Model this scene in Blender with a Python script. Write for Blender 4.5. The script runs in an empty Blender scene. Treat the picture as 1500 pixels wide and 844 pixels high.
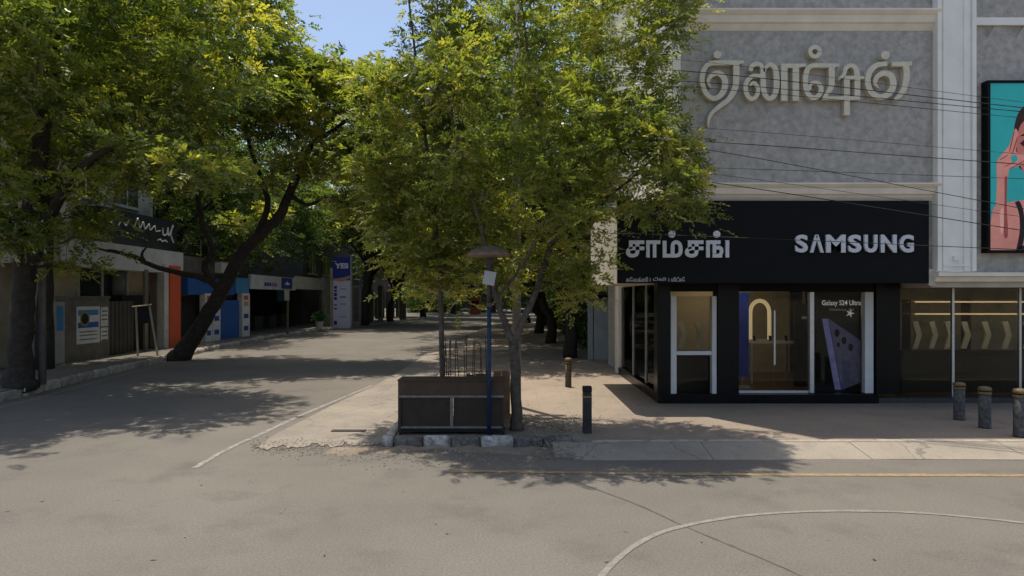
import bpy, math, random
import numpy as np
from mathutils import Vector

# ------------------------------------------------------------------ camera, sky, sun, exposure
sc = bpy.context.scene
C = sc.collection
F, HZ, CX, CAMH = 940.0, 436.0, 750.0, 2.5          # focal length in photo pixels, horizon row, centre column, eye height
cam = bpy.data.objects.new('camera', bpy.data.cameras.new('camera')); C.objects.link(cam)
cam.location = (0, 0, CAMH); cam.rotation_euler = (math.radians(90), 0, 0)
cam.data.sensor_width = 36; cam.data.lens = 36 * F / 1500
cam.data.shift_y = (HZ - 422) / 1500
cam.data.clip_end = 3000
sc.camera = cam

SUN = Vector((-0.105, 0.163, 1.0)).normalized()
elev = math.asin(SUN.z); azim = math.atan2(SUN.x, SUN.y)
w = bpy.data.worlds.new('World'); sc.world = w; w.use_nodes = True
nt = w.node_tree; bg = nt.nodes['Background']
sky = nt.nodes.new('ShaderNodeTexSky'); sky.sky_type = 'NISHITA'; sky.sun_disc = False
sky.sun_elevation = elev; sky.sun_rotation = azim
sky.air_density = 1.0; sky.dust_density = 2.2; sky.ozone_density = 1.0
nt.links.new(sky.outputs[0], bg.inputs[0]); bg.inputs[1].default_value = 0.15
sl = bpy.data.lights.new('sun', 'SUN'); sl.energy = 4.0; sl.angle = math.radians(0.53); sl.color = (1.0, 0.93, 0.82)
so = bpy.data.objects.new('sun', sl); C.objects.link(so)
so.rotation_euler = SUN.to_track_quat('Z', 'Y').to_euler(); so.location = (0, 0, 40)
sc.view_settings.view_transform = 'Standard'; sc.view_settings.look = 'None'
sc.view_settings.exposure = 0.3; sc.view_settings.gamma = 1.0
sc.render.engine = 'CYCLES'
sc.cycles.use_denoising = True
sc.cycles.max_bounces = 8; sc.cycles.diffuse_bounces = 4; sc.cycles.transparent_max_bounces = 12
sc.cycles.caustics_reflective = False; sc.cycles.caustics_refractive = False
rng = np.random.default_rng(7); random.seed(7)

# ------------------------------------------------------------------ helpers
def P(px, py, Y):            # photo pixel at a known distance -> world
    return Vector(((px - CX) / F * Y, Y, CAMH + (HZ - py) / F * Y))
def G(px, py, z=0.0):        # photo pixel on the ground plane z -> world
    Y = (CAMH - z) * F / (py - HZ)
    return Vector(((px - CX) / F * Y, Y, z))

MATS = {}
def mat(name, col, rough=0.8, scale=6.0, var=0.25, bump=0.0, bscale=None, spec=0.3, metal=0.0, col2=None, grain=0.0, emit=0.0, coat=0.0):
    if name in MATS: return MATS[name]
    m = bpy.data.materials.new(name); m.use_nodes = True; n = m.node_tree; b = n.nodes['Principled BSDF']
    b.inputs['Roughness'].default_value = rough; b.inputs['Metallic'].default_value = metal
    b.inputs['Specular IOR Level'].default_value = spec
    tc = n.nodes.new('ShaderNodeTexCoord')
    nz = n.nodes.new('ShaderNodeTexNoise'); nz.inputs['Scale'].default_value = scale; nz.inputs['Detail'].default_value = 6; nz.inputs['Roughness'].default_value = 0.62
    n.links.new(tc.outputs['Object'], nz.inputs['Vector'])
    rp = n.nodes.new('ShaderNodeValToRGB'); rp.color_ramp.elements[0].position = 0.3; rp.color_ramp.elements[1].position = 0.7
    c2 = col2 or tuple(min(1, c * (1 + var)) for c in col)
    c1 = tuple(c * (1 - var) for c in col) if col2 is None else col
    rp.color_ramp.elements[0].color = (*c1, 1); rp.color_ramp.elements[1].color = (*c2, 1)
    n.links.new(nz.outputs['Fac'], rp.inputs['Fac'])
    out = rp.outputs['Color']
    if grain:
        g = n.nodes.new('ShaderNodeTexNoise'); g.inputs['Scale'].default_value = 90; g.inputs['Detail'].default_value = 3
        n.links.new(tc.outputs['Object'], g.inputs['Vector'])
        mr = n.nodes.new('ShaderNodeMapRange'); mr.inputs[1].default_value = 0.3; mr.inputs[2].default_value = 0.7; mr.inputs[3].default_value = 1 - grain; mr.inputs[4].default_value = 1 + grain
        n.links.new(g.outputs['Fac'], mr.inputs[0])
        mx = n.nodes.new('ShaderNodeVectorMath'); mx.operation = 'SCALE'
        n.links.new(out, mx.inputs[0]); n.links.new(mr.outputs[0], mx.inputs['Scale']); out = mx.outputs[0]
    n.links.new(out, b.inputs['Base Color'])
    rr = n.nodes.new('ShaderNodeMapRange'); rr.inputs[3].default_value = max(0.02, rough - 0.12); rr.inputs[4].default_value = min(1, rough + 0.12)
    n.links.new(nz.outputs['Fac'], rr.inputs[0]); n.links.new(rr.outputs[0], b.inputs['Roughness'])
    if bump:
        bn = n.nodes.new('ShaderNodeTexNoise'); bn.inputs['Scale'].default_value = bscale or scale * 8; bn.inputs['Detail'].default_value = 5
        n.links.new(tc.outputs['Object'], bn.inputs['Vector'])
        bp = n.nodes.new('ShaderNodeBump'); bp.inputs['Strength'].default_value = bump; bp.inputs['Distance'].default_value = 0.02
        n.links.new(bn.outputs['Fac'], bp.inputs['Height']); n.links.new(bp.outputs['Normal'], b.inputs['Normal'])
    if emit:
        n.links.new(out, b.inputs['Emission Color']); b.inputs['Emission Strength'].default_value = emit
    if coat: b.inputs['Coat Weight'].default_value = coat
    MATS[name] = m
    return m

def ground_mat(name, base, dark, light, big=0.25, mid=1.6, stain=0.5, grain=0.22, bump=0.25, rough=0.88, crack=0.0, tile=None):
    """worn ground: large tone patches, middle mottling, fine aggregate, stains, hairline cracks"""
    m = bpy.data.materials.new(name); m.use_nodes = True; n = m.node_tree; L = n.links; b = n.nodes['Principled BSDF']
    b.inputs['Specular IOR Level'].default_value = 0.25
    tc = n.nodes.new('ShaderNodeTexCoord')
    def noise(s, d=5, r=0.6):
        q = n.nodes.new('ShaderNodeTexNoise'); q.inputs['Scale'].default_value = s; q.inputs['Detail'].default_value = d; q.inputs['Roughness'].default_value = r
        L.new(tc.outputs['Object'], q.inputs['Vector']); return q.outputs['Fac']
    def mixc(f, a, c):
        q = n.nodes.new('ShaderNodeMix'); q.data_type = 'RGBA'
        (L.new(f, q.inputs[0]) if not isinstance(f, float) else setattr(q.inputs[0], 'default_value', f))
        for k, v in ((6, a), (7, c)):
            if isinstance(v, tuple): q.inputs[k].default_value = (*v, 1)
            else: L.new(v, q.inputs[k])
        return q.outputs[2]
    def mr(f, a, c, d=0.0, e=1.0):
        q = n.nodes.new('ShaderNodeMapRange'); q.inputs[1].default_value = a; q.inputs[2].default_value = c; q.inputs[3].default_value = d; q.inputs[4].default_value = e
        L.new(f, q.inputs[0]); return q.outputs[0]
    col = mixc(mr(noise(big, 4), 0.35, 0.68), base, light)
    col = mixc(mr(noise(mid, 7, 0.68), 0.52, 0.75, 0, stain), col, dark)
    fine = noise(38, 3, 0.7)
    fine2 = noise(140, 2, 0.6)
    q = n.nodes.new('ShaderNodeVectorMath'); q.operation = 'SCALE'; L.new(col, q.inputs[0]); L.new(mr(fine2, 0.3, 0.7, 1 - grain, 1 + grain), q.inputs['Scale']); col = q.outputs[0]
    q = n.nodes.new('ShaderNodeVectorMath'); q.operation = 'SCALE'; L.new(col, q.inputs[0]); L.new(mr(fine, 0.3, 0.7, 1 - grain * .8, 1 + grain * .8), q.inputs['Scale']); col = q.outputs[0]
    if crack:
        v = n.nodes.new('ShaderNodeTexVoronoi'); v.feature = 'DISTANCE_TO_EDGE'; v.inputs['Scale'].default_value = crack
        wv = n.nodes.new('ShaderNodeTexNoise'); wv.inputs['Scale'].default_value = 1.4; wv.inputs['Detail'].default_value = 5
        L.new(tc.outputs['Object'], wv.inputs['Vector'])
        ad = n.nodes.new('ShaderNodeMix'); ad.data_type = 'VECTOR'; ad.inputs[0].default_value = 0.35
        L.new(tc.outputs['Object'], ad.inputs[4]); L.new(wv.outputs['Color'], ad.inputs[5]); L.new(ad.outputs[1], v.inputs['Vector'])
        ck = mr(v.outputs['Distance'], 0.0, 0.006, 0.55, 0.0)
        col = mixc(ck, col, tuple(c * 0.45 for c in dark))
    if tile:
        br = n.nodes.new('ShaderNodeTexBrick'); br.inputs['Scale'].default_value = 1.0; br.inputs['Brick Width'].default_value = tile; br.inputs['Row Height'].default_value = tile
        br.inputs['Mortar Size'].default_value = 0.008; br.offset = 0.0
        L.new(tc.outputs['Object'], br.inputs['Vector'])
        col = mixc(mr(br.outputs['Fac'], 0, 1, 0, 0.35), col, dark)
    L.new(col, b.inputs['Base Color']); b.inputs['Roughness'].default_value = rough
    bp = n.nodes.new('ShaderNodeBump'); bp.inputs['Strength'].default_value = bump; bp.inputs['Distance'].default_value = 0.012
    L.new(fine2, bp.inputs['Height']); L.new(bp.outputs['Normal'], b.inputs['Normal'])
    return m

def paint_mat(name, col, under, cover=0.5):
    """road paint worn through to the asphalt"""
    m = bpy.data.materials.new(name); m.use_nodes = True; n = m.node_tree; L = n.links; b = n.nodes['Principled BSDF']
    tc = n.nodes.new('ShaderNodeTexCoord'); z = n.nodes.new('ShaderNodeTexNoise'); z.inputs['Scale'].default_value = 9; z.inputs['Detail'].default_value = 8; z.inputs['Roughness'].default_value = 0.8
    L.new(tc.outputs['Object'], z.inputs['Vector'])
    r = n.nodes.new('ShaderNodeMapRange'); r.inputs[1].default_value = 0.42 - 0.12 * cover; r.inputs[2].default_value = 0.68 - 0.12 * cover
    L.new(z.outputs['Fac'], r.inputs[0])
    q = n.nodes.new('ShaderNodeMix'); q.data_type = 'RGBA'; q.inputs[6].default_value = (*col, 1); q.inputs[7].default_value = (*under, 1)
    L.new(r.outputs[0], q.inputs[0]); L.new(q.outputs[2], b.inputs['Base Color']); b.inputs['Roughness'].default_value = 0.8
    return m

def glass_mat(name, tint=(0.8, 0.85, 0.82), refl=1.0):
    m = bpy.data.materials.new(name); m.use_nodes = True; n = m.node_tree; n.nodes.clear()
    o = n.nodes.new('ShaderNodeOutputMaterial'); t = n.nodes.new('ShaderNodeBsdfTransparent'); t.inputs[0].default_value = (*tint, 1)
    g = n.nodes.new('ShaderNodeBsdfGlossy'); g.inputs['Roughness'].default_value = 0.02; g.inputs['Color'].default_value = (refl, refl, refl, 1)
    fr = n.nodes.new('ShaderNodeFresnel'); fr.inputs[0].default_value = 1.5
    mx = n.nodes.new('ShaderNodeMixShader'); n.links.new(fr.outputs[0], mx.inputs[0]); n.links.new(t.outputs[0], mx.inputs[1]); n.links.new(g.outputs[0], mx.inputs[2])
    n.links.new(mx.outputs[0], o.inputs[0])
    return m

def leaf_mat(name, dark, mid, tip, trans=0.45):
    m = bpy.data.materials.new(name); m.use_nodes = True; n = m.node_tree; L = n.links; n.nodes.clear()
    o = n.nodes.new('ShaderNodeOutputMaterial')
    at = n.nodes.new('ShaderNodeAttribute'); at.attribute_name = 'tone'
    rp = n.nodes.new('ShaderNodeValToRGB'); e = rp.color_ramp.elements
    e[0].position = 0.0; e[0].color = (*dark, 1); e[1].position = 1.0; e[1].color = (*tip, 1)
    k = e.new(0.55); k.color = (*mid, 1)
    L.new(at.outputs['Fac'], rp.inputs['Fac'])
    d = n.nodes.new('ShaderNodeBsdfDiffuse'); L.new(rp.outputs[0], d.inputs[0])
    t = n.nodes.new('ShaderNodeBsdfTranslucent')
    sv = n.nodes.new('ShaderNodeVectorMath'); sv.operation = 'MULTIPLY'; sv.inputs[1].default_value = (1.75, 1.85, 0.8)
    L.new(rp.outputs[0], sv.inputs[0]); L.new(sv.outputs[0], t.inputs[0])
    m1 = n.nodes.new('ShaderNodeMixShader'); m1.inputs[0].default_value = trans; L.new(d.outputs[0], m1.inputs[1]); L.new(t.outputs[0], m1.inputs[2])
    g = n.nodes.new('ShaderNodeBsdfGlossy'); g.inputs['Roughness'].default_value = 0.45; g.inputs[0].default_value = (0.9, 0.95, 0.9, 1)
    fr = n.nodes.new('ShaderNodeFresnel'); fr.inputs[0].default_value = 1.4
    fm = n.nodes.new('ShaderNodeMath'); fm.operation = 'MULTIPLY'; fm.inputs[1].default_value = 0.2; L.new(fr.outputs[0], fm.inputs[0])
    m2 = n.nodes.new('ShaderNodeMixShader'); L.new(fm.outputs[0], m2.inputs[0]); L.new(m1.outputs[0], m2.inputs[1]); L.new(g.outputs[0], m2.inputs[2])
    L.new(m2.outputs[0], o.inputs[0])
    return m

ORG = {}
def org(o): return ORG.get(o.name, Vector((0, 0, 0))) if o else Vector((0, 0, 0))
def tag(o, label=None, cat=None, group=None, kind=None):
    if label: o['label'] = label
    if cat: o['category'] = cat
    if group: o['group'] = group
    if kind: o['kind'] = kind
    return o
def thing(name, label, cat, loc=(0, 0, 0), group=None):
    o = bpy.data.objects.new(name, None); C.objects.link(o); o.location = loc; o.empty_display_size = 0.2
    ORG[o.name] = Vector(loc)
    return tag(o, label, cat, group)
def link(name, me, m, parent=None, smooth=False):
    o = bpy.data.objects.new(name, me); C.objects.link(o)
    if m is not None:
        me.materials.clear(); me.materials.append(m)
    if smooth:
        me.polygons.foreach_set('use_smooth', [True] * len(me.polygons))
    if parent: o.parent = parent
    ORG[o.name] = org(parent)
    return o

class MB:
    """collects boxes, prisms, tubes in world coordinates; build() links ONE mesh object"""
    def __init__(s): s.v = []; s.f = []
    def add(s, vs, fs):
        k = len(s.v); s.v += [tuple(x) for x in vs]; s.f += [tuple(i + k for i in f) for f in fs]; return s
    def box(s, x0, x1, y0, y1, z0, z1):
        return s.add([(x0,y0,z0),(x1,y0,z0),(x1,y1,z0),(x0,y1,z0),(x0,y0,z1),(x1,y0,z1),(x1,y1,z1),(x0,y1,z1)],
                     [(0,3,2,1),(4,5,6,7),(0,1,5,4),(1,2,6,5),(2,3,7,6),(3,0,4,7)])
    def obox(s, c, ux, uy, uz):      # oriented box from half-axis vectors
        c = Vector(c); ux = Vector(ux); uy = Vector(uy); uz = Vector(uz)
        vs = [c + a*ux + b*uy + d*uz for d in (-1, 1) for a, b in ((-1,-1),(1,-1),(1,1),(-1,1))]
        return s.add(vs, [(0,3,2,1),(4,5,6,7),(0,1,5,4),(1,2,6,5),(2,3,7,6),(3,0,4,7)])
    def quad(s, a, b, c, d): return s.add([a, b, c, d], [(0, 1, 2, 3)])
    def prism(s, pts, d):            # polygon pts (3-D), extruded by vector d
        n = len(pts); d = Vector(d); vs = [Vector(p) for p in pts]; vs = vs + [p + d for p in vs]
        return s.add(vs, [tuple(range(n - 1, -1, -1)), tuple(range(n, 2 * n))] + [(i, (i + 1) % n, n + (i + 1) % n, n + i) for i in range(n)])
    def tube(s, pts, rad, sides=8, cap=True):
        pts = [Vector(p) for p in pts]; rad = rad if hasattr(rad, '__len__') else [rad] * len(pts)
        k = len(s.v); n = len(pts); u = None
        for i, p in enumerate(pts):
            t = (pts[min(i + 1, n - 1)] - pts[max(i - 1, 0)]).normalized()
            if u is None:
                u = t.cross(Vector((0, 0, 1))) if abs(t.z) < 0.95 else t.cross(Vector((0, 1, 0)))
            u = (u - t * u.dot(t)).normalized(); q = t.cross(u)
            for j in range(sides):
                a = 2 * math.pi * j / sides
                s.v.append(tuple(p + (u * math.cos(a) + q * math.sin(a)) * rad[i]))
        for i in range(n - 1):
            for j in range(sides):
                a = k + i * sides + j; b = k + i * sides + (j + 1) % sides
                s.f.append((a, b, b + sides, a + sides))
        if cap:
            s.f.append(tuple(k + j for j in range(sides - 1, -1, -1))); s.f.append(tuple(k + (n - 1) * sides + j for j in range(sides)))
        return s
    def lathe(s, c, prof, sides=24):  # prof: (radius, z)
        c = Vector(c); k = len(s.v)
        for r, z in prof:
            for j in range(sides):
                a = 2 * math.pi * j / sides; s.v.append((c.x + r * math.cos(a), c.y + r * math.sin(a), c.z + z))
        for i in range(len(prof) - 1):
            for j in range(sides):
                a = k + i * sides + j; b = k + i * sides + (j + 1) % sides
                s.f.append((a, b, b + sides, a + sides))
        s.f.append(tuple(k + j for j in range(sides - 1, -1, -1))); s.f.append(tuple(k + (len(prof) - 1) * sides + j for j in range(sides)))
        return s
    def build(s, name, m, parent=None, smooth=False, bevel=0.0):
        o0 = org(parent); me = bpy.data.meshes.new(name)
        me.from_pydata([(x - o0.x, y - o0.y, z - o0.z) for x, y, z in s.v], [], s.f); me.update()
        o = link(name, me, m, parent, smooth)
        if bevel:
            b = o.modifiers.new('bevel', 'BEVEL'); b.width = bevel; b.segments = 2; b.limit_method = 'ANGLE'
        return o

def rough_block(x0, x1, y0, y1, z0, z1, amp, seed, n=(7, 3, 3)):
    """a chipped, worn block: a gridded box with rounded, uneven corners"""
    q = random.Random(seed); mb = MB(); idx = {}
    def vert(i, j, k):
        if (i, j, k) in idx: return idx[(i, j, k)]
        u, v, t = i / n[0], j / n[1], k / n[2]; edge_n = (i in (0, n[0])) + (j in (0, n[1])) + (k == n[2])
        x = x0 + (x1 - x0) * u; y = y0 + (y1 - y0) * v; z = z0 + (z1 - z0) * t; cx, cy, cz = (x0 + x1) / 2, (y0 + y1) / 2, (z0 + z1) / 2
        if edge_n >= 2:
            p = amp * (1.3 + q.random() * 1.6)
            x += p * (1 if x < cx else -1) * (i in (0, n[0])); y += p * (1 if y < cy else -1) * (j in (0, n[1])); z -= p * (k == n[2])
        x += q.uniform(-amp, amp) * .4; y += q.uniform(-amp, amp) * .5; z += q.uniform(-amp, amp) * .5 * (k > 0)
        idx[(i, j, k)] = len(mb.v); mb.v.append((x, y, z)); return idx[(i, j, k)]
    for i in range(n[0]):
        for j in range(n[1]):
            mb.f.append((vert(i, j, n[2]), vert(i+1, j, n[2]), vert(i+1, j+1, n[2]), vert(i, j+1, n[2])))
    for i in range(n[0]):
        for k in range(n[2]):
            mb.f.append((vert(i, 0, k), vert(i+1, 0, k), vert(i+1, 0, k+1), vert(i, 0, k+1))); mb.f.append((vert(i+1, n[1], k), vert(i, n[1], k), vert(i, n[1], k+1), vert(i+1, n[1], k+1)))
    for j in range(n[1]):
        for k in range(n[2]):
            mb.f.append((vert(0, j+1, k), vert(0, j, k), vert(0, j, k+1), vert(0, j+1, k+1))); mb.f.append((vert(n[0], j, k), vert(n[0], j+1, k), vert(n[0], j+1, k+1), vert(n[0], j, k+1)))
    return mb

def copy_tree(o, loc, label=None, rz=0.0):
    c = o.copy(); C.objects.link(c); c.location = loc; c.rotation_euler = (0, 0, rz)
    if label: c['label'] = label
    for ch in o.children:
        d = ch.copy(); C.objects.link(d); d.parent = c
        for g in ch.children:
            e = g.copy(); C.objects.link(e); e.parent = d
    return c

def text_mesh(body, size, ext, offset=0.0, xscale=1.0):
    cu = bpy.data.curves.new('lettering', 'FONT'); cu.body = body; cu.size = size; cu.extrude = ext; cu.offset = offset; cu.resolution_u = 4
    o = bpy.data.objects.new('lettering', cu); C.objects.link(o); bpy.context.view_layer.update()
    me = bpy.data.meshes.new_from_object(o.evaluated_get(bpy.context.evaluated_depsgraph_get()))
    bpy.data.objects.remove(o); bpy.data.curves.remove(cu)
    v = np.empty(len(me.vertices) * 3, 'f'); me.vertices.foreach_get('co', v); v = v.reshape(-1, 3)
    return me, v
def place_text(name, body, x0, x1, z0, z1, plane, ext, m, parent, axis='Y', offset=0.0, flip=False):
    """lettering stretched to a rectangle on a wall: axis Y faces the camera, axis X faces +X (x0,x1 then run along Y)"""
    me, v = text_mesh(body, 1.0, 0.05, offset)
    mn, mx = v.min(0), v.max(0); u = (v[:, 0] - mn[0]) / (mx[0] - mn[0]); t = (v[:, 1] - mn[1]) / (mx[1] - mn[1]); d = (v[:, 2] - mn[2]) / max(1e-6, mx[2] - mn[2])
    o0 = org(parent)
    if axis == 'Y':
        co = np.stack([x0 + u * (x1 - x0) - o0.x, plane - d * ext - o0.y, z0 + t * (z1 - z0) - o0.z], 1)
    else:
        co = np.stack([plane + d * ext - o0.x, x0 + u * (x1 - x0) - o0.y, z0 + t * (z1 - z0) - o0.z], 1)
    me.vertices.foreach_set('co', co.astype('f').ravel()); me.update()
    return link(name, me, m, parent)

def catmull(pts, n=6):
    out = []
    p = [np.array(q, float) for q in pts]; p = [2 * p[0] - p[1]] + p + [2 * p[-1] - p[-2]]
    for i in range(1, len(p) - 2):
        for k in range(n):
            t = k / n; a, b, c, d = p[i-1], p[i], p[i+1], p[i+2]
            out.append(0.5 * (2*b + (c-a)*t + (2*a-5*b+4*c-d)*t*t + (3*b-a-3*c+d)*t**3))
    out.append(p[-2]); return np.array(out)

# ------------------------------------------------------------------ materials
ASPH = (0.136, 0.122, 0.102)
m_asph = ground_mat('asphalt', ASPH, (0.095, 0.087, 0.075), (0.168, 0.150, 0.126), big=0.3, mid=0.9, stain=0.8, grain=0.28, crack=0.0)
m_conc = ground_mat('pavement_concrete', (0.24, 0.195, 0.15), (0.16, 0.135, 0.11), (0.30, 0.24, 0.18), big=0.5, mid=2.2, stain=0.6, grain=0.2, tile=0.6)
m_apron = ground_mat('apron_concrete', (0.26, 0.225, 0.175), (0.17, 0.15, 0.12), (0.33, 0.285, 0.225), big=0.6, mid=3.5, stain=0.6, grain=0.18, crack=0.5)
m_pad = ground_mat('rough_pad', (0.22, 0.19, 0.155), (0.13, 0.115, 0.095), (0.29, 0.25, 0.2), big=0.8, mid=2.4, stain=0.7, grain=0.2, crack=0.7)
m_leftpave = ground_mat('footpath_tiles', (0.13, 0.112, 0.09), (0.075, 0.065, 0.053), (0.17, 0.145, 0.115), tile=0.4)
m_dirt = ground_mat('dry_dirt', (0.2, 0.16, 0.115), (0.12, 0.09, 0.065), (0.26, 0.21, 0.16), big=1.2, mid=5, grain=0.3, bump=0.6)
m_white_line = paint_mat('worn_white_paint', (0.36, 0.335, 0.30), ASPH, 0.6)
m_faint_line = paint_mat('faint_white_paint', (0.24, 0.215, 0.18), ASPH, 0.1)
m_yellow = paint_mat('worn_yellow_paint', (0.36, 0.235, 0.09), ASPH, 0.35)
m_tar = mat('tar_seam', (0.116, 0.104, 0.088), 0.85, 8, 0.3)
m_kerb = mat('kerb_stone', (0.27, 0.25, 0.215), 0.9, 5, 0.3, 0.3, grain=0.25, col2=(0.45, 0.42, 0.365))
m_kerb_w = mat('kerb_white_paint', (0.17, 0.155, 0.135), 0.9, 11, 0.4, 0.6, grain=0.3, col2=(0.56, 0.53, 0.48))
m_kerb_b = mat('kerb_black_paint', (0.035, 0.034, 0.033), 0.9, 11, 0.4, 0.6, grain=0.3, col2=(0.22, 0.20, 0.175))
m_stone_a = mat('grey_stone_a', (0.385, 0.358, 0.312), 0.5, 7.0, 0.26, 0.15, grain=0.22)
m_stone_b = mat('grey_stone_b', (0.392, 0.365, 0.318), 0.5, 7.0, 0.26, 0.15, grain=0.22)
m_stone_c = mat('grey_stone_c', (0.402, 0.374, 0.326), 0.5, 7.0, 0.26, 0.15, grain=0.22)
m_stone_j = mat('stone_joint', (0.35, 0.328, 0.285), 0.9)
m_white = mat('white_trim', (0.86, 0.83, 0.75), 0.55, 2.5, 0.06)
m_cream = mat('cream_trim', (0.80, 0.72, 0.60), 0.6, 2.5, 0.10)
m_cream2 = mat('cream_plaster', (0.5, 0.45, 0.37), 0.8, 1.8, 0.18, 0.1)
m_black = mat('black_panel', (0.006, 0.006, 0.0065), 0.55, 3, 0.3, spec=0.12)
m_blackgloss = mat('black_column', (0.006, 0.006, 0.0065), 0.3, 3, 0.2, spec=0.15)
m_letter = mat('brushed_silver_letter', (0.62, 0.63, 0.65), 0.45, 20, 0.08, metal=0.0)
m_gold = mat('bronze_letter', (0.66, 0.59, 0.44), 0.40, 9, 0.10, metal=0.1)
m_silver = mat('silver_frame', (0.55, 0.56, 0.57), 0.35, 12, 0.1, metal=0.6)
m_framew = mat('white_frame', (0.6, 0.6, 0.58), 0.5, 6, 0.06)
m_glass = glass_mat('shop_glass', (0.80, 0.81, 0.77), 0.30)
m_darkglass = mat('dark_window_glass', (0.012, 0.016, 0.018), 0.06, 2, 0.3, spec=0.6)
m_bark = mat('grey_bark', (0.10, 0.082, 0.064), 0.95, 9, 0.45, 1.0, 45, grain=0.3)
m_bark_dark = mat('dark_bark', (0.040, 0.033, 0.027), 0.95, 7, 0.45, 1.0, 30, grain=0.3)
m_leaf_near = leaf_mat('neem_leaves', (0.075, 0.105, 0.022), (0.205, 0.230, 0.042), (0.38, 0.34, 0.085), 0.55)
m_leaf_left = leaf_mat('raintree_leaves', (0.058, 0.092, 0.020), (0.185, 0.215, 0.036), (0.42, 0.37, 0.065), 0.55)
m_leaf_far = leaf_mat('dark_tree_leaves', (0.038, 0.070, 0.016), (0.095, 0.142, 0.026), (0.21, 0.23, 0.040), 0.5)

# ------------------------------------------------------------------ ground, road, pavements
MB().quad((-900, -900, -0.06), (900, -900, -0.06), (900, 1200, -0.06), (-900, 1200, -0.06)).build('ground', m_dirt)['kind'] = 'structure'
road = MB().quad((-45, -35, 0), (45, -35, 0), (45, 190, 0), (-45, 190, 0)).build('road', m_asph); road['kind'] = 'structure'

def ribbon(mb, pts, wid, z=0.006, jit=0.0):
    pts = [Vector((p[0], p[1], 0)) for p in pts]; n = len(pts); L = []; R = []
    for i, p in enumerate(pts):
        t = (pts[min(i+1, n-1)] - pts[max(i-1, 0)]).normalized(); q = Vector((-t.y, t.x, 0))
        ww = wid * (1 + random.uniform(-jit, jit)) / 2
        L.append(p + q * ww); R.append(p - q * ww)
    for i in range(n - 1):
        mb.quad((R[i].x, R[i].y, z), (R[i+1].x, R[i+1].y, z), (L[i+1].x, L[i+1].y, z), (L[i].x, L[i].y, z))
    return mb
def smooth2(pts, n=8): return [tuple(q) for q in catmull(pts, n)]
gp = lambda l: [tuple(G(a, b))[:2] for a, b in l]
edge = smooth2(gp([(285, 686), (330, 660), (385, 635), (440, 609), (490, 588), (545, 565)]))
ribbon(MB(), edge, 0.10, 0.006, 0.15).build('edge_line', m_white_line, road)
arc = smooth2(gp([(872, 860), (890, 834), (930, 800), (980, 777), (1060, 760), (1140, 752), (1230, 749), (1330, 751), (1420, 758), (1510, 768), (1620, 786)]))
ribbon(MB(), arc, 0.065, 0.006, 0.15).build('curved_line', m_faint_line, road)
ribbon(MB(), smooth2(gp([(655, 690), (860, 693), (1100, 695.5), (1500, 697), (1900, 700)])), 0.13, 0.006, 0.1).build('yellow_line', m_yellow, road)
ribbon(MB(), smooth2(gp([(800, 690), (860, 712), (940, 742), (1000, 770), (1080, 803), (1180, 846), (1260, 880)])), 0.024, 0.005, 0.6).build('tar_seam', m_tar, road)

# far bank of the street: the footpath and its kerb stones follow a gentle bend
KL = smooth2([(-40, 5.5), (-22, 6.2), (-14.6, 8.2), (-12.2, 11.5), (-12.25, 15.3), (-13.0, 20), (-13.6, 25), (-14.4, 33), (-14.6, 40), (-13.4, 53), (-11.0, 69), (-8.6, 85), (-5.0, 115), (0, 150)], 10)
ZL = 0.21
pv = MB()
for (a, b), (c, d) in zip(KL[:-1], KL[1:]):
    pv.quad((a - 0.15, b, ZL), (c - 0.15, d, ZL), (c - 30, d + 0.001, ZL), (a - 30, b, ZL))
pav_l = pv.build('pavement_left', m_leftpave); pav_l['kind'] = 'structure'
def walk(poly, step):
    out = []; acc = 0.0; k = 0
    for (a, b), (c, d) in zip(poly[:-1], poly[1:]):
        l = math.hypot(c - a, d - b); t = -acc
        while t + step <= l:
            t += step; out.append((a + (c - a) * t / l, b + (d - b) * t / l, math.atan2(d - b, c - a)))
        acc = l - t
    return out
protos = []
m_kerb2 = mat('kerb_stone_dark', (0.18, 0.165, 0.145), 0.9, 5, 0.3, 0.3, grain=0.25, col2=(0.36, 0.335, 0.29))
nth = 0
for x, y, a in walk(KL, 0.95):
    if y < 9 or y > 105: continue
    if len(protos) < 4:
        k = rough_block(-0.45, 0.45, -0.10, 0.10, -0.05, ZL + 0.02, .010, 30 + len(protos), (6, 2, 2)).build('kerb_stone', [m_kerb, m_kerb2, m_kerb, m_kerb2][len(protos)], pav_l, smooth=True); protos.append(k)
    else:
        k = random.choice(protos).copy(); C.objects.link(k)
    k.location = (x - 0.05, y, random.uniform(-0.02, 0.012)); k.rotation_euler = (random.uniform(-.03, .03), random.uniform(-.012, .012), a + random.uniform(-.025, .025))
ribbon(MB(), [(x + 0.55 , y) for x, y in KL if 11 < y < 60], 0.09, 0.006, 0.2).build('edge_line', m_faint_line, road)

# plaza pavement in front of and beside the shops, with a small drop to the road
ZP = 0.12
RE = [(-2.0, 11.2), (-2.15, 16), (-2.4, 24), (-2.6, 36), (-2.2, 53), (0.4, 69), (2.8, 85), (6, 115), (11, 150)]
plz = MB()
top = [(-1.95, 10.86), (0.62, 10.86), (1.3, 10.62), (2.6, 10.6), (45, 10.6), (45, 24), (3.6, 24.01), (3.4, 40), (6, 60), (9, 85), (14, 115), (20, 150)]
bot = list(reversed(RE))
poly = [(x, y, ZP) for x, y in top] + [(x, y, ZP) for x, y in bot]
plz.prism([(x, y, -0.05) for x, y, z in poly], (0, 0, ZP + 0.05))
plaza = plz.build('pavement', m_conc); plaza['kind'] = 'structure'
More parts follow.
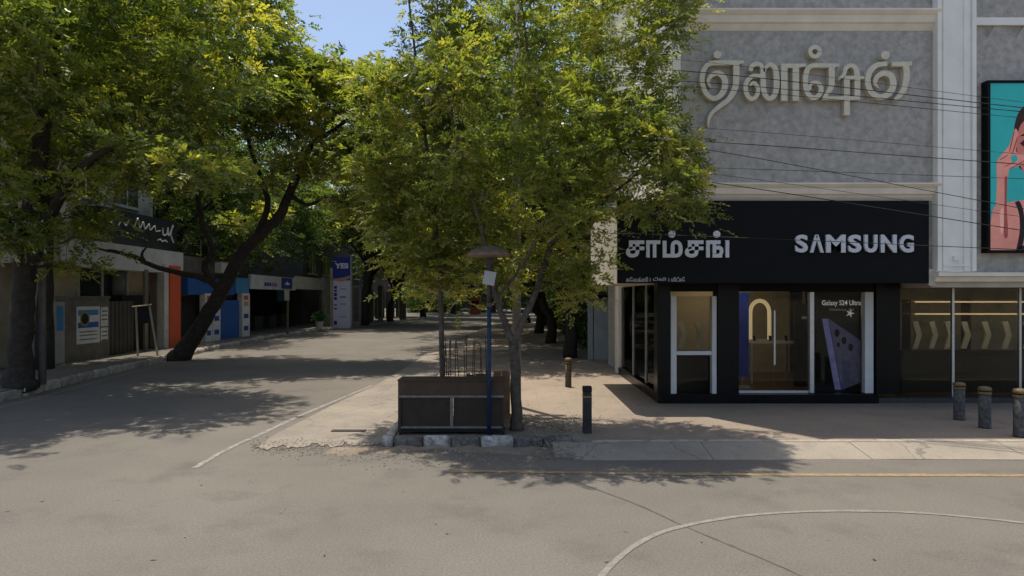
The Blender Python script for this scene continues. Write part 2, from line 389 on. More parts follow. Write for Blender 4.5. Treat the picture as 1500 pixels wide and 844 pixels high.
# concrete apron sloping from the pavement to the gutter, its joints cut every few metres
xs = [0.66 + 2.45 * i for i in range(17)]
for i in range(16):
    x0, x1 = xs[i] + 0.006, xs[i + 1] - 0.006
    xf = x0 + (.55 if i == 0 else 0)
    MB().add([(xf, 9.86 + 0.05 * math.sin(i), 0.008), (x1, 9.86 + 0.05 * math.sin(i + 1), 0.008), (x1, 10.595, ZP - 0.004), (x0, 10.595, ZP - 0.004),
              (x0, 9.86, -0.05), (x1, 9.86, -0.05), (x1, 10.595, -0.05), (x0, 10.595, -0.05)],
             [(0,1,2,3),(4,7,6,5),(0,4,5,1),(1,5,6,2),(2,6,7,3),(3,7,4,0)]).build('apron_slab', m_apron, plaza)
m_edge = mat('pale_edge_stone', (0.36, 0.31, 0.24), 0.85, 5, 0.25, 0.2, grain=.2)
for i in range(20):
    x0 = 1.32 + i * .95
    rough_block(x0, x0 + .94, 10.602, 10.72, ZP - .03, ZP + .018 + .004 * (i % 3), .006, 100 + i, (8, 2, 1)).build('edge_stone', m_edge, plaza, smooth=True)
# rough concrete lay-by pad beside the island, its front edge broken
pad = [G(374 + (566 - 374) * k / 44, 657 - 5 * (k / 44) + random.gauss(0, 1.3) + 2.0 * math.sin(k * .55)) for k in range(45)]
pts = [(p.x, p.y) for p in pad] + [(-2.0, 11.25), (-2.15, 16), (-2.4, 24), (-2.6, 34)] + [(-3.9, 34), (-3.75, 24), (-3.85, 18.2), (-4.15, 14.8), (-4.3, 11.6)]
padm = MB(); padm.prism([(x, y, -0.05) for x, y in pts], (0, 0, 0.068)); po = padm.build('lay_by', m_pad); po['kind'] = 'structure'
# drain slot and raised patch on the pad
tag(MB().box(-3.35, -2.72, 11.86, 12.0, 0.012, 0.034).build('drain_cover', mat('rust_iron', (0.05, 0.04, 0.033), 0.8, 12, 0.4)), 'narrow dark iron drain cover in the concrete lay-by', 'drain cover')

# island kerb: black and white painted blocks along the front
kx = -2.16
i = 0
while kx < 0.62:
    l = [0.17, 0.5, 0.47, 0.49, 0.56, 0.5][min(i, 5)]
    b = rough_block(kx + 0.006, kx + l - 0.006, 10.65 + 0.02 * (i % 3), 10.855, -0.03, 0.185 - 0.014 * (i % 2), .011, 60 + i)
    if i == 0: b = MB().prism([(kx + 0.10, 10.67, -0.03), (kx + l - 0.004, 10.66, -0.03), (kx + l - 0.004, 10.86, -0.03), (kx + 0.0, 10.95, -0.03), (kx - 0.03, 10.80, -0.03)], (0, 0, 0.2))
    b.build('kerb_block', [m_kerb_w, m_kerb_b, m_kerb_w, m_kerb_b, m_kerb_w, m_kerb_b][min(i, 5)], plaza, smooth=True)
    kx += l; i += 1
for j in range(9):      # the island's flank
    y = 10.98 + j * 0.5
    rough_block(-2.19 - 0.008 * j, -2.01 - 0.008 * j, y, y + 0.475, -0.03, 0.165, .010, 80 + j, (3, 6, 3)).build('kerb_block', m_kerb, plaza, smooth=True)
MB().quad((-1.99, 10.87, ZP + 0.004), (0.95, 10.87, ZP + 0.004), (1.0, 12.7, ZP + 0.004), (-2.0, 12.9, ZP + 0.004)).build('soil_bed', m_dirt, plaza)

def scatter(name, label, cat, pts, size, m, flat=0.5, leaf=False):
    V = []; Fc = []
    for (x, y, z) in pts:
        s = size * random.uniform(0.4, 1.3); a = random.uniform(0, 6.28); k = len(V)
        if leaf:
            u = Vector((math.cos(a), math.sin(a), random.uniform(-.2, .3))) * s; q = Vector((-math.sin(a), math.cos(a), random.uniform(-.2, .3))) * s * 0.4
            c = Vector((x, y, z + 0.3 * s)); V += [tuple(c - u), tuple(c + q), tuple(c + u), tuple(c - q)]; Fc.append((k, k+1, k+2, k+3))
        else:
            for j in range(4): V.append((x + s * math.cos(a + j * 1.57) * random.uniform(.7, 1.2), y + s * math.sin(a + j * 1.57) * random.uniform(.7, 1.2), z - 0.2 * s))
            for j in range(4): V.append((x + .7 * s * math.cos(a + j * 1.57) * random.uniform(.5, 1.1), y + .7 * s * math.sin(a + j * 1.57) * random.uniform(.5, 1.1), z + s * flat * random.uniform(.6, 1.2)))
            Fc += [(k+4,k+5,k+6,k+7),(k,k+1,k+5,k+4),(k+1,k+2,k+6,k+5),(k+2,k+3,k+7,k+6),(k+3,k,k+4,k+7)]
    me = bpy.data.meshes.new(name); me.from_pydata(V, [], Fc); me.update()
    return tag(link(name, me, m), label, cat, kind='stuff')
m_rub = mat('rubble', (0.13, 0.11, 0.09), 0.95, 3, 0.45, col2=(0.3, 0.26, 0.2))
pts = []
for _ in range(1500):
    px = random.gauss(640, 95); py = 655 + abs(random.gauss(0, 13)); g = G(px, py)
    if g.y < 10.62: pts.append((g.x, g.y, 0.004))
for _ in range(1100):
    g = G(random.uniform(368, 570), 655 + random.gauss(0, 5)); pts.append((g.x, g.y, 0.018 if g.y > 10.75 else 0.004))
for _ in range(900):
    g = G(random.gauss(815, 30), random.uniform(640, 676)); z = .004 if g.y < 9.86 else min(.118, .004 + (g.y - 9.86) * .155)
    if g.y < 10.6: pts.append((g.x, g.y, z))
for _ in range(700):
    g = G(random.gauss(770, 50), random.uniform(608, 640), ZP); pts.append((g.x, max(10.9, g.y), ZP + .006))
scatter('gravel', 'grey crumbled gravel along the painted island kerb', 'gravel', pts, 0.015, m_rub)
mnd = MB()
N = 26
vs = []
for j in range(5):
    for i in range(N + 1):
        px = 480 + (820 - 480) * i / N; y = 10.66 - 0.10 * j * (0.6 + 0.5 * math.sin(i * 0.35 + 0.5)) - (0.25 * (j / 4) * (math.sin(i * 0.9) * .4 + .4))
        x = (px - 750) / F * 10.5
        z = 0.003 + 0.05 * (1 - j / 4) ** 1.5 * (0.6 + 0.4 * math.sin(i * 1.7 + j)) * math.sin(math.pi * (i / N)) ** .5 if j < 4 else -0.01
        vs.append((x, y, z))
mnd.add(vs, [(j*(N+1)+i+1, j*(N+1)+i, (j+1)*(N+1)+i, (j+1)*(N+1)+i+1) for j in range(4) for i in range(N)])
o = mnd.build('dirt', m_dirt, smooth=True); o['kind'] = 'structure'
m_dry = mat('dry_leaves', (0.14, 0.10, 0.06), 0.9, 3, 0.4, col2=(0.26, 0.20, 0.10))
pts = []
for _ in range(420):
    g = G(random.gauss(780, 55), random.uniform(612, 634), ZP); pts.append((g.x, max(g.y, 10.9), ZP + 0.006))
for _ in range(500):
    x = random.uniform(-3.5, 3.2); y = random.uniform(10.9, 30); pts.append((x if x > -2 else random.uniform(-1.9, 3), y, ZP + 0.006))
for _ in range(70):
    g = (random.uniform(-9, 9), random.uniform(4.5, 9.8)); pts.append((*g, 0.004))
for _ in range(400):
    t = random.choice([q for q in KL if 11 < q[1] < 60]); pts.append((t[0] + random.uniform(0.15, 1.4), t[1] + random.uniform(-.5, .5), 0.004))
scatter('leaf_litter', 'dry fallen leaves scattered over road and pavement', 'leaves', pts, 0.03, m_dry, leaf=True)

# ------------------------------------------------------------------ corner shop building
YG, YW, YF = 14.5, 13.6, 13.5            # glazing plane, upper wall plane, fascia plane
XC = 3.28
fx = lambda px, Y: (px - CX) / F * Y
fz = lambda py, Y: CAMH + (HZ - py) / F * Y
TOPZ = 17.3
bld = thing('corner_building', 'tall grey stone clad building with white mouldings above black shopfront', 'building', (6, 16, 0))
XL, XR = 3.42, 24.0
# upper body (recessed 2 cm behind the stone tiles), pierced nowhere; the ground floor is an open shop below
MB().box(XL, XR, YW + 0.02, 23.0, 3.0, TOPZ).build('upper_wall', m_stone_j, bld)
MB().box(XL + .02, XR, 22.6, 23.0, 0.0, 3.0).build('rear_wall', m_cream2, bld)
MB().box(XR - .4, XR, YG, 22.6, 0.0, 3.0).build('end_wall', m_cream2, bld)
def clip(poly, x0, x1, z0, z1):
    def cut(ps, inside, inter):
        out = []
        for i in range(len(ps)):
            a, b = ps[i - 1], ps[i]
            if inside(b):
                if not inside(a): out.append(inter(a, b))
                out.append(b)
            elif inside(a): out.append(inter(a, b))
        return out
    def ix(v): return lambda a, b: (v, a[1] + (b[1] - a[1]) * (v - a[0]) / (b[0] - a[0]))
    def iz(v): return lambda a, b: (a[0] + (b[0] - a[0]) * (v - a[1]) / (b[1] - a[1]), v)
    for ins, it in ((lambda p: p[0] >= x0, ix(x0)), (lambda p: p[0] <= x1, ix(x1)), (lambda p: p[1] >= z0, iz(z0)), (lambda p: p[1] <= z1, iz(z1))):
        poly = cut(poly, ins, it)
        if len(poly) < 3: return []
    return poly
def diamonds(x0, x1, z0, z1, d=0.62):
    n = 0
    for i in range(int((x1 - x0) / d) + 3):
        for j in range(int((z1 - z0) / (d)) + 4):
            cx = x0 + i * d * 1.0 + (d / 2 if j % 2 else 0) - d / 2; cz = z0 + (j - 1) * d * 0.5 * 1.6
            h = 0.8 * d; g = 0.0012
            p = clip([(cx, cz - h + g), (cx + d / 2 - g, cz), (cx, cz + h - g), (cx - d / 2 + g, cz)], x0, x1, z0, z1)
            if len(p) < 3: continue
            MB().prism([(x, YW + 0.019, z) for x, z in p], (0, -0.019 - random.uniform(0, 0.001), 0)).build('stone_tile', random.choice([m_stone_a, m_stone_a, m_stone_b, m_stone_b, m_stone_c]), bld)
Z1, Z2 = fz(270, YW), fz(46, YW)
diamonds(fx(995, YW), fx(1365, YW), Z1, Z2)
diamonds(fx(995, YW), fx(1365, YW), fz(18, YW), fz(18, YW) + 1.3)
ZB = fz(399, YW)
diamonds(fx(1424, YW), fx(1660, YW), ZB, fz(38, YW))
diamonds(fx(1424, YW), fx(1660, YW), fz(27, YW), fz(27, YW) + 1.2)
def cornice(name, x0, x1, z0, z1, d, m, n=4):
    h = (z1 - z0); prof = [(0.0, 0.0), (0.25, 0.30), (0.45, 0.38), (0.60, 0.70), (0.78, 0.78), (1.0, 0.92), (1.0, 1.0), (0.0, 1.0)]
    return MB().prism([(x0, YW - d * a + (0.0 if a else 0.018), z0 + h * b) for a, b in prof], (x1 - x0, 0, 0)).build(name, m, bld)
cornice('cornice', fx(990, YW), fx(1371, YW), fz(294, YW), fz(270, YW), 0.20, m_cream)
cornice('cornice', fx(990, YW), fx(1371, YW), fz(45, YW), fz(18, YW), 0.20, m_cream)
MB().box(fx(1422, YW) + .003, XR, YW - 0.05, YW + 0.018, fz(38, YW), fz(27, YW)).build('string_course', m_white, bld)
# corner pilaster, white side wall and big grooved pilaster
MB().box(XL - 0.01, fx(996, YW), YW - 0.06, YW + 0.018, fz(294, YW), TOPZ).build('pilaster', m_white, bld)
MB().box(XL - 0.03, XL - 0.002, YW + 0.02, 23.0, 3.0, TOPZ).build('side_wall', m_white, bld)
px0, px1 = fx(1366, YW), fx(1422, YW)
pil = MB().box(px0, px1, YW - 0.12, YW + 0.018, ZB, TOPZ).build('pilaster', m_white, bld)
for a, b, d in ((0.0, 0.10, 0.05), (0.16, 0.30, 0.03), (0.70, 0.84, 0.03), (0.90, 1.0, 0.05)):
    wd = px1 - px0
    MB().box(px0 + a * wd, px0 + b * wd, YW - 0.12 - d, YW - 0.121, ZB + 0.02, TOPZ).build('pilaster_rib', m_white, pil)
MB().box(px0 + 0.16 * wd, px0 + 0.84 * wd, YW - 0.17, YW - 0.151, ZB + 0.12, ZB + 0.16).build('pilaster_foot', m_white, pil)
MB().box(px0 + 0.42 * wd, px0 + 0.58 * wd, YW - 0.175, YW - 0.121, ZB + 0.24, ZB + 0.34).build('rosette', m_white, pil)
# white ledge over the neighbouring shop
MB().prism([(px0 - 0.03, YW - 0.02 - 0.22 * a, ZB - 0.21 + 0.2 * b) for a, b in ((0, 0), (.5, .05), (.7, .5), (1, .6), (1, 1), (0, 1))], (XR - px0, 0, 0)).build('ledge', m_cream, bld)
MB().box(fx(1362, YW), XR, YW - 0.018, YG + 0.2, fz(421, YW), ZB - 0.212).build('soffit', m_cream2, bld)
# fascia canopy: black box; its return along the side street is cream
FX0, FX1, FZ0, FZ1 = fx(905, YF), fx(1361, YF), fz(415, YF), fz(294, YF)
fs = thing('fascia_sign', 'long black shop fascia with silver lettering above the glass shopfront', 'sign', (5.5, YF, FZ0))
MB().box(FX0, FX1, YF, YF + 0.09, FZ0, FZ1).build('panel', m_black, fs, bevel=0.006)
MB().box(FX0 + 0.005, FX1 - 0.005, YF + 0.092, YG + 0.1, FZ0 + 0.02, FZ0 + 0.08).build('canopy_soffit', m_black, fs)
MB().box(FX0 + 0.005, XL - 0.04, YF + 0.092, YF + 4.6, FZ1 - 0.09, FZ1 - 0.03).build('canopy_top', m_cream2, fs)
MB().box(FX0 - 0.004, FX0 + 0.06, YF + 0.093, YF + 4.6, FZ0 + 0.001, FZ1 - 0.031).build('canopy_side', m_cream, fs)
MB().box(FX0 + 0.065, XL + 0.1, YG + 0.105, YF + 4.6, FZ0 + 0.02, FZ0 + 0.08).build('canopy_soffit', m_cream2, fs)
# SAMSUNG: seven letters
b = [(1163.5, 1182), (1185, 1205), (1208.5, 1237), (1241, 1260), (1264.5, 1283.5), (1288.5, 1311.5), (1316, 1336.5)]
for ch, (a, c) in zip('S\u039bMSUNG', b):
    place_text('letter', ch, fx(a, YF), fx(c, YF), fz(370.3, YF), fz(344.2, YF), YF - 0.004, 0.05, m_letter, fs, offset=0.035)
# Tamil name: sa, aa, m, sa, ng with their dots
tz0, tz1 = fz(377.5, YF), fz(352.5, YF)
for ch, a, c in (('\u0b9a', 916.5, 943), ('\u0bbe', 946, 966.5), ('\u0bae', 970, 999), ('\u0b9a', 1002.5, 1029.5), ('\u0b99', 1033.5, 1067)):
    place_text('letter', ch, fx(a, YF), fx(c, YF), tz0, tz1, YF - 0.004, 0.05, m_letter, fs, offset=0.03)
for a, py in ((983.5, 343.5), (1049, 343.5)):
    r = 0.075; cx, cz = fx(a, YF), fz(py, YF)
    MB().prism([(cx + r * math.cos(t * .524), YF - 0.054, cz + r * math.sin(t * .524)) for t in range(12)], (0, 0.05, 0)).build('letter_dot', m_letter, fs)
def small_text(body, a, c, y0, y1, m=None):
    place_text('small_lettering', body, fx(a, YF), fx(c, YF), fz(y1, YF), fz(y0, YF), YF - 0.002, 0.008, m or m_letter, fs)
small_text('\u0b95\u0bc7\u0bb2\u0b95\u0bcd\u0bb8\u0bbf', 917, 949, 406, 413); small_text('| \u0b9f\u0bbf\u0bb5\u0bbf |', 952, 980, 406.5, 412.5); small_text('\u0bb5\u0bbf\u0b9f\u0bc0\u0b95\u0bc7', 983, 1003, 406, 412.5)

MB().box(FX1 + .003, px0 - .004, YF + .01, YG + .2, FZ0 - .05, 3.1).build('fascia_return', m_cream2, bld)
# raised decorative Tamil letters on the stone wall
ls = thing('letter_sign', 'large raised bronze Tamil lettering mounted on the grey stone wall', 'sign', (fx(1175, YW), YW, fz(150, YW)))
def K(cx, cy): return (fx(1010 + cx * 0.16585, YW), fz(60 + cy * 0.16585, YW))
def strokes(name, lists, dots=(), ring=None):
    mb = MB()
    for q, st in enumerate(lists):
        yb = YW - 0.005 - 0.0015 * q; yf = YW - 0.13 - 0.0015 * q
        c = catmull([(p[0], p[1], p[2]) for p in st], 7); n = len(c); Lp = []; Rp = []
        for i in range(n):
            t = c[min(i+1, n-1)][:2] - c[max(i-1, 0)][:2]; t /= max(1e-6, np.hypot(*t)); q2 = np.array([-t[1], t[0]]); hw = max(2.0, c[i][2]) / 2
            Lp.append(K(*(c[i][:2] + q2 * hw))); Rp.append(K(*(c[i][:2] - q2 * hw)))
        vs = []
        for i in range(n):
            vs += [(Lp[i][0], yf, Lp[i][1]), (Rp[i][0], yf, Rp[i][1]), (Rp[i][0], yb, Rp[i][1]), (Lp[i][0], yb, Lp[i][1])]
        fs_ = []
        for i in range(n - 1):
            for j in range(4): fs_.append((4*i + j, 4*i + (j+1) % 4, 4*i + 4 + (j+1) % 4, 4*i + 4 + j))
        fs_ += [(0, 3, 2, 1), (4*n-4, 4*n-3, 4*n-2, 4*n-1)]
        mb.add(vs, fs_)
    for cx, cy, r in dots:
        mb.prism([(K(cx + r * math.cos(t * .3927), cy + r * math.sin(t * .3927))[0], YW - 0.135, K(cx, cy + r * math.sin(t * .3927))[1]) for t in range(16)], (0, 0.13, 0))
    return mb.build(name, m_gold, ls)
D = 904
strokes('letter', [
    [(172, 432, 8), (150, 375, 30), (180, 322, 38), (238, 303, 45), (290, 350, 52), (293, 430, 52), (255, 500, 46), (192, 523, 42), (128, 475, 42), (97, 372, 42), (112, 275, 42), (160, 222, 40), (240, 212, 42), (340, 212, 42), (460, 206, 24)],
    [(395, 214, 54), (395, 330, 54), (385, 430, 52), (330, 530, 46), (240, 600, 38), (180, 655, 32), (155, 710, 24), (148, 775, 5)]], dots=[(230, 142, 34)])
strokes('letter', [
    [(606, 328, 36), (535, 332, 38), (487, 380, 40), (478, 450, 40), (500, 508, 40), (540, 527, 38), (580, 490, 36), (583, 430, 36), (548, 388, 32), (512, 412, 22)],
    [(520, 285, 34), (533, 240, 38), (580, 222, 38), (618, 245, 36), (628, 310, 44), (632, 430, 48), (652, 500, 44), (687, 526, 38), (727, 500, 44), (746, 430, 50), (746, 320, 50), (733, 260, 46), (695, 228, 38), (657, 250, 30), (640, 290, 24)]])
strokes('letter', [[(815, 222, 56), (815, 380, 56), (815, 545, 56)], [(790, 238, 36), (900, 238, 36), (1006, 232, 26)], [(915, 222, 56), (915, 380, 56), (915, 545, 56)]])
strokes('letter', [
    [(D+135, 450, 20), (D+140, 405, 30), (D+180, 385, 34), (D+225, 412, 40), (D+230, 470, 42), (D+190, 515, 40), (D+140, 508, 40), (D+105, 450, 44), (D+96, 360, 44), (D+112, 275, 44), (D+155, 238, 38), (D+250, 236, 38), (D+392, 234, 26)],
    [(D+325, 240, 52), (D+326, 350, 52), (D+318, 430, 48), (D+262, 512, 26)]])
strokes('letter_dot', [[(D+180+42*math.cos(t*.5236), 115+42*math.sin(t*.5236), 36) for t in range(13)]])
strokes('letter', [
    [(D+385, 358, 18), (D+430, 320, 30), (D+450, 262, 36), (D+490, 236, 34), (D+533, 258, 42), (D+550, 335, 50), (D+550, 430, 50), (D+550, 525, 50)],
    [(D+440, 342, 30), (D+520, 342, 30), (D+610, 342, 26)], [(D+458, 345, 50), (D+458, 500, 50), (D+458, 672, 50)], [(D+245, 522, 28), (D+400, 522, 30), (D+572, 522, 30)]])
strokes('letter', [
    [(D+740, 438, 8), (D+706, 392, 30), (D+725, 335, 40), (D+782, 303, 46), (D+848, 330, 54), (D+864, 405, 56), (D+830, 478, 54), (D+750, 512, 48), (D+672, 468, 50), (D+642, 380, 48), (D+660, 292, 48), (D+720, 234, 44), (D+812, 220, 38)],
    [(D+850, 224, 38), (D+940, 224, 40), (D+1028, 218, 34)], [(D+972, 226, 52), (D+982, 320, 56), (D+962, 430, 50), (D+920, 500, 42), (D+874, 537, 18)]], dots=[(D+795, 146, 38)])

# --- ground floor: plinth, columns, glazing
gx = lambda px: fx(px, YG)
gz = lambda py: fz(py, YG)
MB().box(XC, gx(1284), YG - 0.10, YG + 0.25, ZP, gz(577)).build('plinth', m_blackgloss, bld, bevel=0.008)
MB().box(gx(1284) + .003, XR, YG - 0.02, YG + 0.25, ZP, gz(583)).build('plinth', mat('grey_granite', (0.05, 0.05, 0.05), 0.4, 20, 0.3), bld)
for a, c in ((962, 981), (1050, 1081), (1281, 1316)):
    MB().box(gx(a), gx(c), YG - 0.07, YG + 0.3, gz(577) + .001, FZ0 + 0.018).build('column', m_blackgloss, bld, bevel=0.006)
MB().box(XC + .02, gx(1282), YG - 0.02, YG + 0.24, gz(427), FZ0 + 0.017).build('lintel', m_black, bld)
def pane(name, px_a, px_b, py_a, py_b, Y=None):
    Y = Y or YG + 0.10
    return MB().box(fx(px_a, YG), fx(px_b, YG), Y, Y + 0.012, gz(py_b), gz(py_a)).build(name, m_glass, bld)
pane('window_pane', 991, 1042, 434, 575)
for a, c in ((982, 990.5), (1042.5, 1049)):
    MB().box(gx(a), gx(c), YG - 0.04, YG + 0.14, gz(576.5), gz(434)).build('window_frame', m_framew, bld, bevel=0.004)
MB().box(gx(991), gx(1042.3), YG - 0.02, YG + 0.098, gz(520), gz(514.5)).build('window_rail', m_framew, bld)
pane('glass_door', 1083, 1136, 428, 575); pane('glass_door', 1137, 1187, 428, 575); pane('window_pane', 1194, 1266, 428, 575)
MB().box(gx(1187.5), gx(1193.5), YG + 0.03, YG + 0.16, gz(576), gz(428)).build('mullion', m_silver, bld)
MB().box(gx(1135.2), gx(1137.6), YG + 0.06, YG + 0.10, gz(535), gz(455)).build('door_handle', m_silver, bld)
MB().box(gx(1084), gx(1187), YG + 0.08, YG + 0.14, gz(576.5), gz(573)).build('door_rail', m_silver, bld)
for a, c in ((1266.5, 1279),):
    MB().box(gx(a), gx(c), YG - 0.02, YG + 0.16, gz(576), gz(428)).build('window_frame', m_framew, bld, bevel=0.004)
m_lamp = mat('ceiling_lamp', (1.0, .86, .66), .6, 3, .02, emit=6.0)
for a, c, y in ((1000, 1040, YG + .35), (1090, 1180, 15.6), (1090, 1180, 18.4), (1200, 1260, YG + .40)):
    MB().box(fx(a, YG), fx(c, YG), y, y + .12, 2.93, 2.975).build('ceiling_light', m_lamp, bld)
for a, c, y in ((1385, 1460, YG + .40), (1480, 1600, YG + .40)):
    MB().box(fx(a, YG), fx(c, YG), y, y + .10, 2.93, 2.975).build('ceiling_light', m_lamp, bld)
# right hand shop panes
for a, c in ((1317, 1399), (1403, 1498), (1502, 1590), (1594, 1690)):
    pane('window_pane', a, c, 422, 582, YG + 0.12)
    MB().box(gx(c + .3), gx(c + 3.7), YG + 0.10, YG + 0.16, gz(582), gz(422)).build('mullion', m_silver, bld)
# side street glazing and white end pillar
MB().box(XC + 0.02, XC + 0.3, YG + 0.31, 19.9, ZP, ZP + 0.22).build('side_plinth', m_blackgloss, bld)
for y0, y1 in ((14.82, 16.2), (16.26, 17.9), (17.96, 19.85)):
    MB().box(XC + 0.12, XC + 0.135, y0, y1, ZP + 0.22, FZ0 + 0.01).build('window_pane', m_glass, bld)
    MB().box(XC + 0.09, XC + 0.17, y1 + .003, y1 + 0.057, ZP + 0.22, FZ0 + 0.01).build('mullion', m_silver, bld)
MB().box(3.30, 3.86, 20.0, 20.6, ZP, FZ0 + 0.5).build('pillar', m_cream, bld, bevel=0.01)
MB().box(XC + 0.2, XC + 0.4, 20.6, 22.6, ZP, 3.0).build('rear_side_wall', m_cream2, bld)
m_curt = mat('tan_curtain', (.42, .35, .25), .85, 3, .15)
for y0, y1 in ((14.95, 15.5), (16.4, 17.2), (18.1, 19.2)):
    n_ = 12; pts_ = [(XC + .30 + .035 * (k % 2), y0 + (y1 - y0) * k / n_) for k in range(n_ + 1)]
    mb = MB()
    for (a, b), (c, d) in zip(pts_[:-1], pts_[1:]): mb.quad((a, b, .3), (c, d, .3), (c, d, 2.7), (a, b, 2.7))
    mb.build('curtain', m_curt, bld)
# interior
MB().box(XC + .31, XR - .41, YG + 0.26, 22.58, 0.14, 0.22).build('shop_floor', mat('wood_floor', (0.16, 0.10, 0.055), 0.35, 4, 0.3), bld)
MB().box(XC + .31, gx(1300), 19.6, 19.75, 0.22, 2.98).build('shop_back_wall', mat('tan_wall', (0.62, 0.50, 0.32), 0.7, 2, 0.1), bld)
MB().box(gx(1300), XR - .42, 18.6, 18.75, 0.22, 2.98).build('shop_back_wall', mat('olive_wall', (0.42, 0.35, 0.22), 0.7, 2, 0.25), bld)
MB().box(gx(1298), gx(1300) - .01, YG + 0.4, 18.5, 0.22, 2.98).build('party_wall', m_black, bld)
m_arch = mat('warm_lit_arch', (0.9, 0.7, 0.4), 0.6, 3, 0.05, emit=0.4)
ya = 17.55
ar = thing('lit_arch', 'warm glowing arch standing on the shop counter behind the glass doors', 'arch', (fx(1113, ya), ya, 1.33))
cx, cz, rr = fx(1113, ya), fz(458, ya), 0.26
arcp = [(cx - rr, ya, 1.36), (cx - rr, ya, cz)] + [(cx - rr * math.cos(t * math.pi / 12), ya, cz + rr * 1.25 * math.sin(t * math.pi / 12)) for t in range(1, 12)] + [(cx + rr, ya, cz), (cx + rr, ya, 1.36)]
MB().tube(arcp, 0.055, 8).build('arch_tube', m_arch, ar, smooth=True)
MB().box(cx - .36, cx + .36, ya - .08, ya + .08, 1.331, 1.36).build('base', m_framew, ar)
bl = thing('blue_banner', 'tall blue banner stand just inside the shop door', 'banner', (fx(1090, 16.2), 16.2, .22))
MB().box(fx(1080, 16.2), fx(1097, 16.2), 16.2, 16.22, 0.5, 2.62).build('banner_cloth', mat('royal_blue', (0.015, 0.05, 0.42), 0.6), bl)
MB().box(fx(1080, 16.2), fx(1097, 16.2), 16.1, 16.32, 0.222, 0.27).build('base', m_silver, bl); MB().tube([(fx(1088, 16.2), 16.24, .27), (fx(1088, 16.2), 16.24, 2.6)], 0.012, 6).build('pole', m_silver, bl)
tt = thing('display_totem', 'black slab totem standing beside the door mullion inside the shop', 'display', (fx(1177, 16.5), 16.5, .22))
MB().box(fx(1164, 16.5), fx(1190, 16.5), 16.45, 16.55, 0.222, 2.35).build('slab', m_black, tt, bevel=0.01); MB().box(fx(1173, 16.5), fx(1180, 16.5), 16.444, 16.448, 1.95, 2.02).build('white_mark', m_framew, tt)
def table(pxa, pxb, Y, h, label, m):
    t = thing('display_table', label, 'table', (fx((pxa + pxb) / 2, Y), Y, .22)); x0, x1 = fx(pxa, Y), fx(pxb, Y)
    MB().box(x0, x1, Y - .35, Y + .35, h - 0.06, h).build('table_top', m, t, bevel=.008)
    for x in (x0 + .05, x1 - .05):
        for y in (Y - .3, Y + .3): MB().box(x - .025, x + .025, y - .025, y + .025, .222, h - .061).build('leg', m_silver, t)
    for k in range(3):
        xx = x0 + (x1 - x0) * (k + .5) / 3
        ph = thing('phone', 'small black phone on %s of the %s' % (['the corner end', 'the middle', 'the mullion end'][k], label.split(' standing')[0]), 'phone', (xx, Y, h), 'phones on the display tables')
        MB().obox((xx, Y - .05, h + .075), (.035, 0, 0), (0, .004, .001), (0, .022, .07)).build('phone_body', m_black, ph); MB().box(xx - .02, xx + .02, Y - .03, Y + .04, h + .0005, h + .03).build('stand', m_framew, ph)
table(1092, 1162, 17.3, 1.33, 'tall white topped display table standing under the lit arch', m_framew)
table(990, 1045, 16.6, 1.0, 'small wooden display table standing in the corner window', mat('brown_wood', (0.2, 0.11, 0.05), 0.5, 6, 0.3))
# phone poster standing in the window, a glow added to its print and phone
po_ = thing('phone_poster', 'dark window poster of a violet phone with white heading text', 'poster', (fx(1232, YG + .5), YG + .5, .3)); YP = YG + 0.35
m_dk = mat('poster_dark', (0.012, 0.013, 0.016), 0.5)
MB().box(fx(1197, YP), fx(1264, YP), YP, YP + 0.03, ZP + .101, fz(434, YP)).build('board', m_dk, po_)
pp = lambda l: [(fx(a, YP), YP - 0.004, fz(b_, YP)) for a, b_ in l]
MB().prism(pp([(1204, 467), (1213, 467), (1232, 571), (1223, 571)]), (0, .003, 0)).build('phone_edge', mat('violet_glow_edge', (0.34, 0.32, 0.75), 0.4, emit=.10), po_)
MB().prism(pp([(1214, 467), (1262, 500), (1262, 560), (1233, 571)]), (0, .003, 0)).build('phone_back', mat('violet_glow_body', (0.20, 0.19, 0.38), 0.4, emit=.06), po_)
for a, b_, r in ((1226, 488, 4.5), (1236, 499, 4.5), (1246, 509, 4.5), (1228, 505, 3)):
    MB().prism(pp([(a + r * math.cos(t * .785) * .8, b_ + r * 1.3 * math.sin(t * .785)) for t in range(8)]), (0, -.004, 0)).build('camera_lens', m_black, po_)
place_text('heading', 'Galaxy S24 Ultra', fx(1204, YP), fx(1261, YP), fz(449.5, YP), fz(440, YP), YP - .002, .004, mat('pale_glow_print', (0.6, 0.57, 0.62), 0.6, emit=.45), po_, offset=.01)
place_text('subheading', 'Galaxy AI', fx(1215, YP), fx(1250, YP), fz(456, YP), fz(452, YP), YP - .002, .004, mat('dim_glow_print', (0.32, 0.32, 0.34), 0.6, emit=.2), po_)
MB().prism(pp([(1245 + (7 if t % 2 == 0 else 2.2) * math.cos(t * .628), 459 + (7 if t % 2 == 0 else 2.2) * math.sin(t * .628)) for t in range(10)]), (0, .002, 0)).build('star', mat('pale_glow_print', (0.6, 0.57, 0.62)), po_)
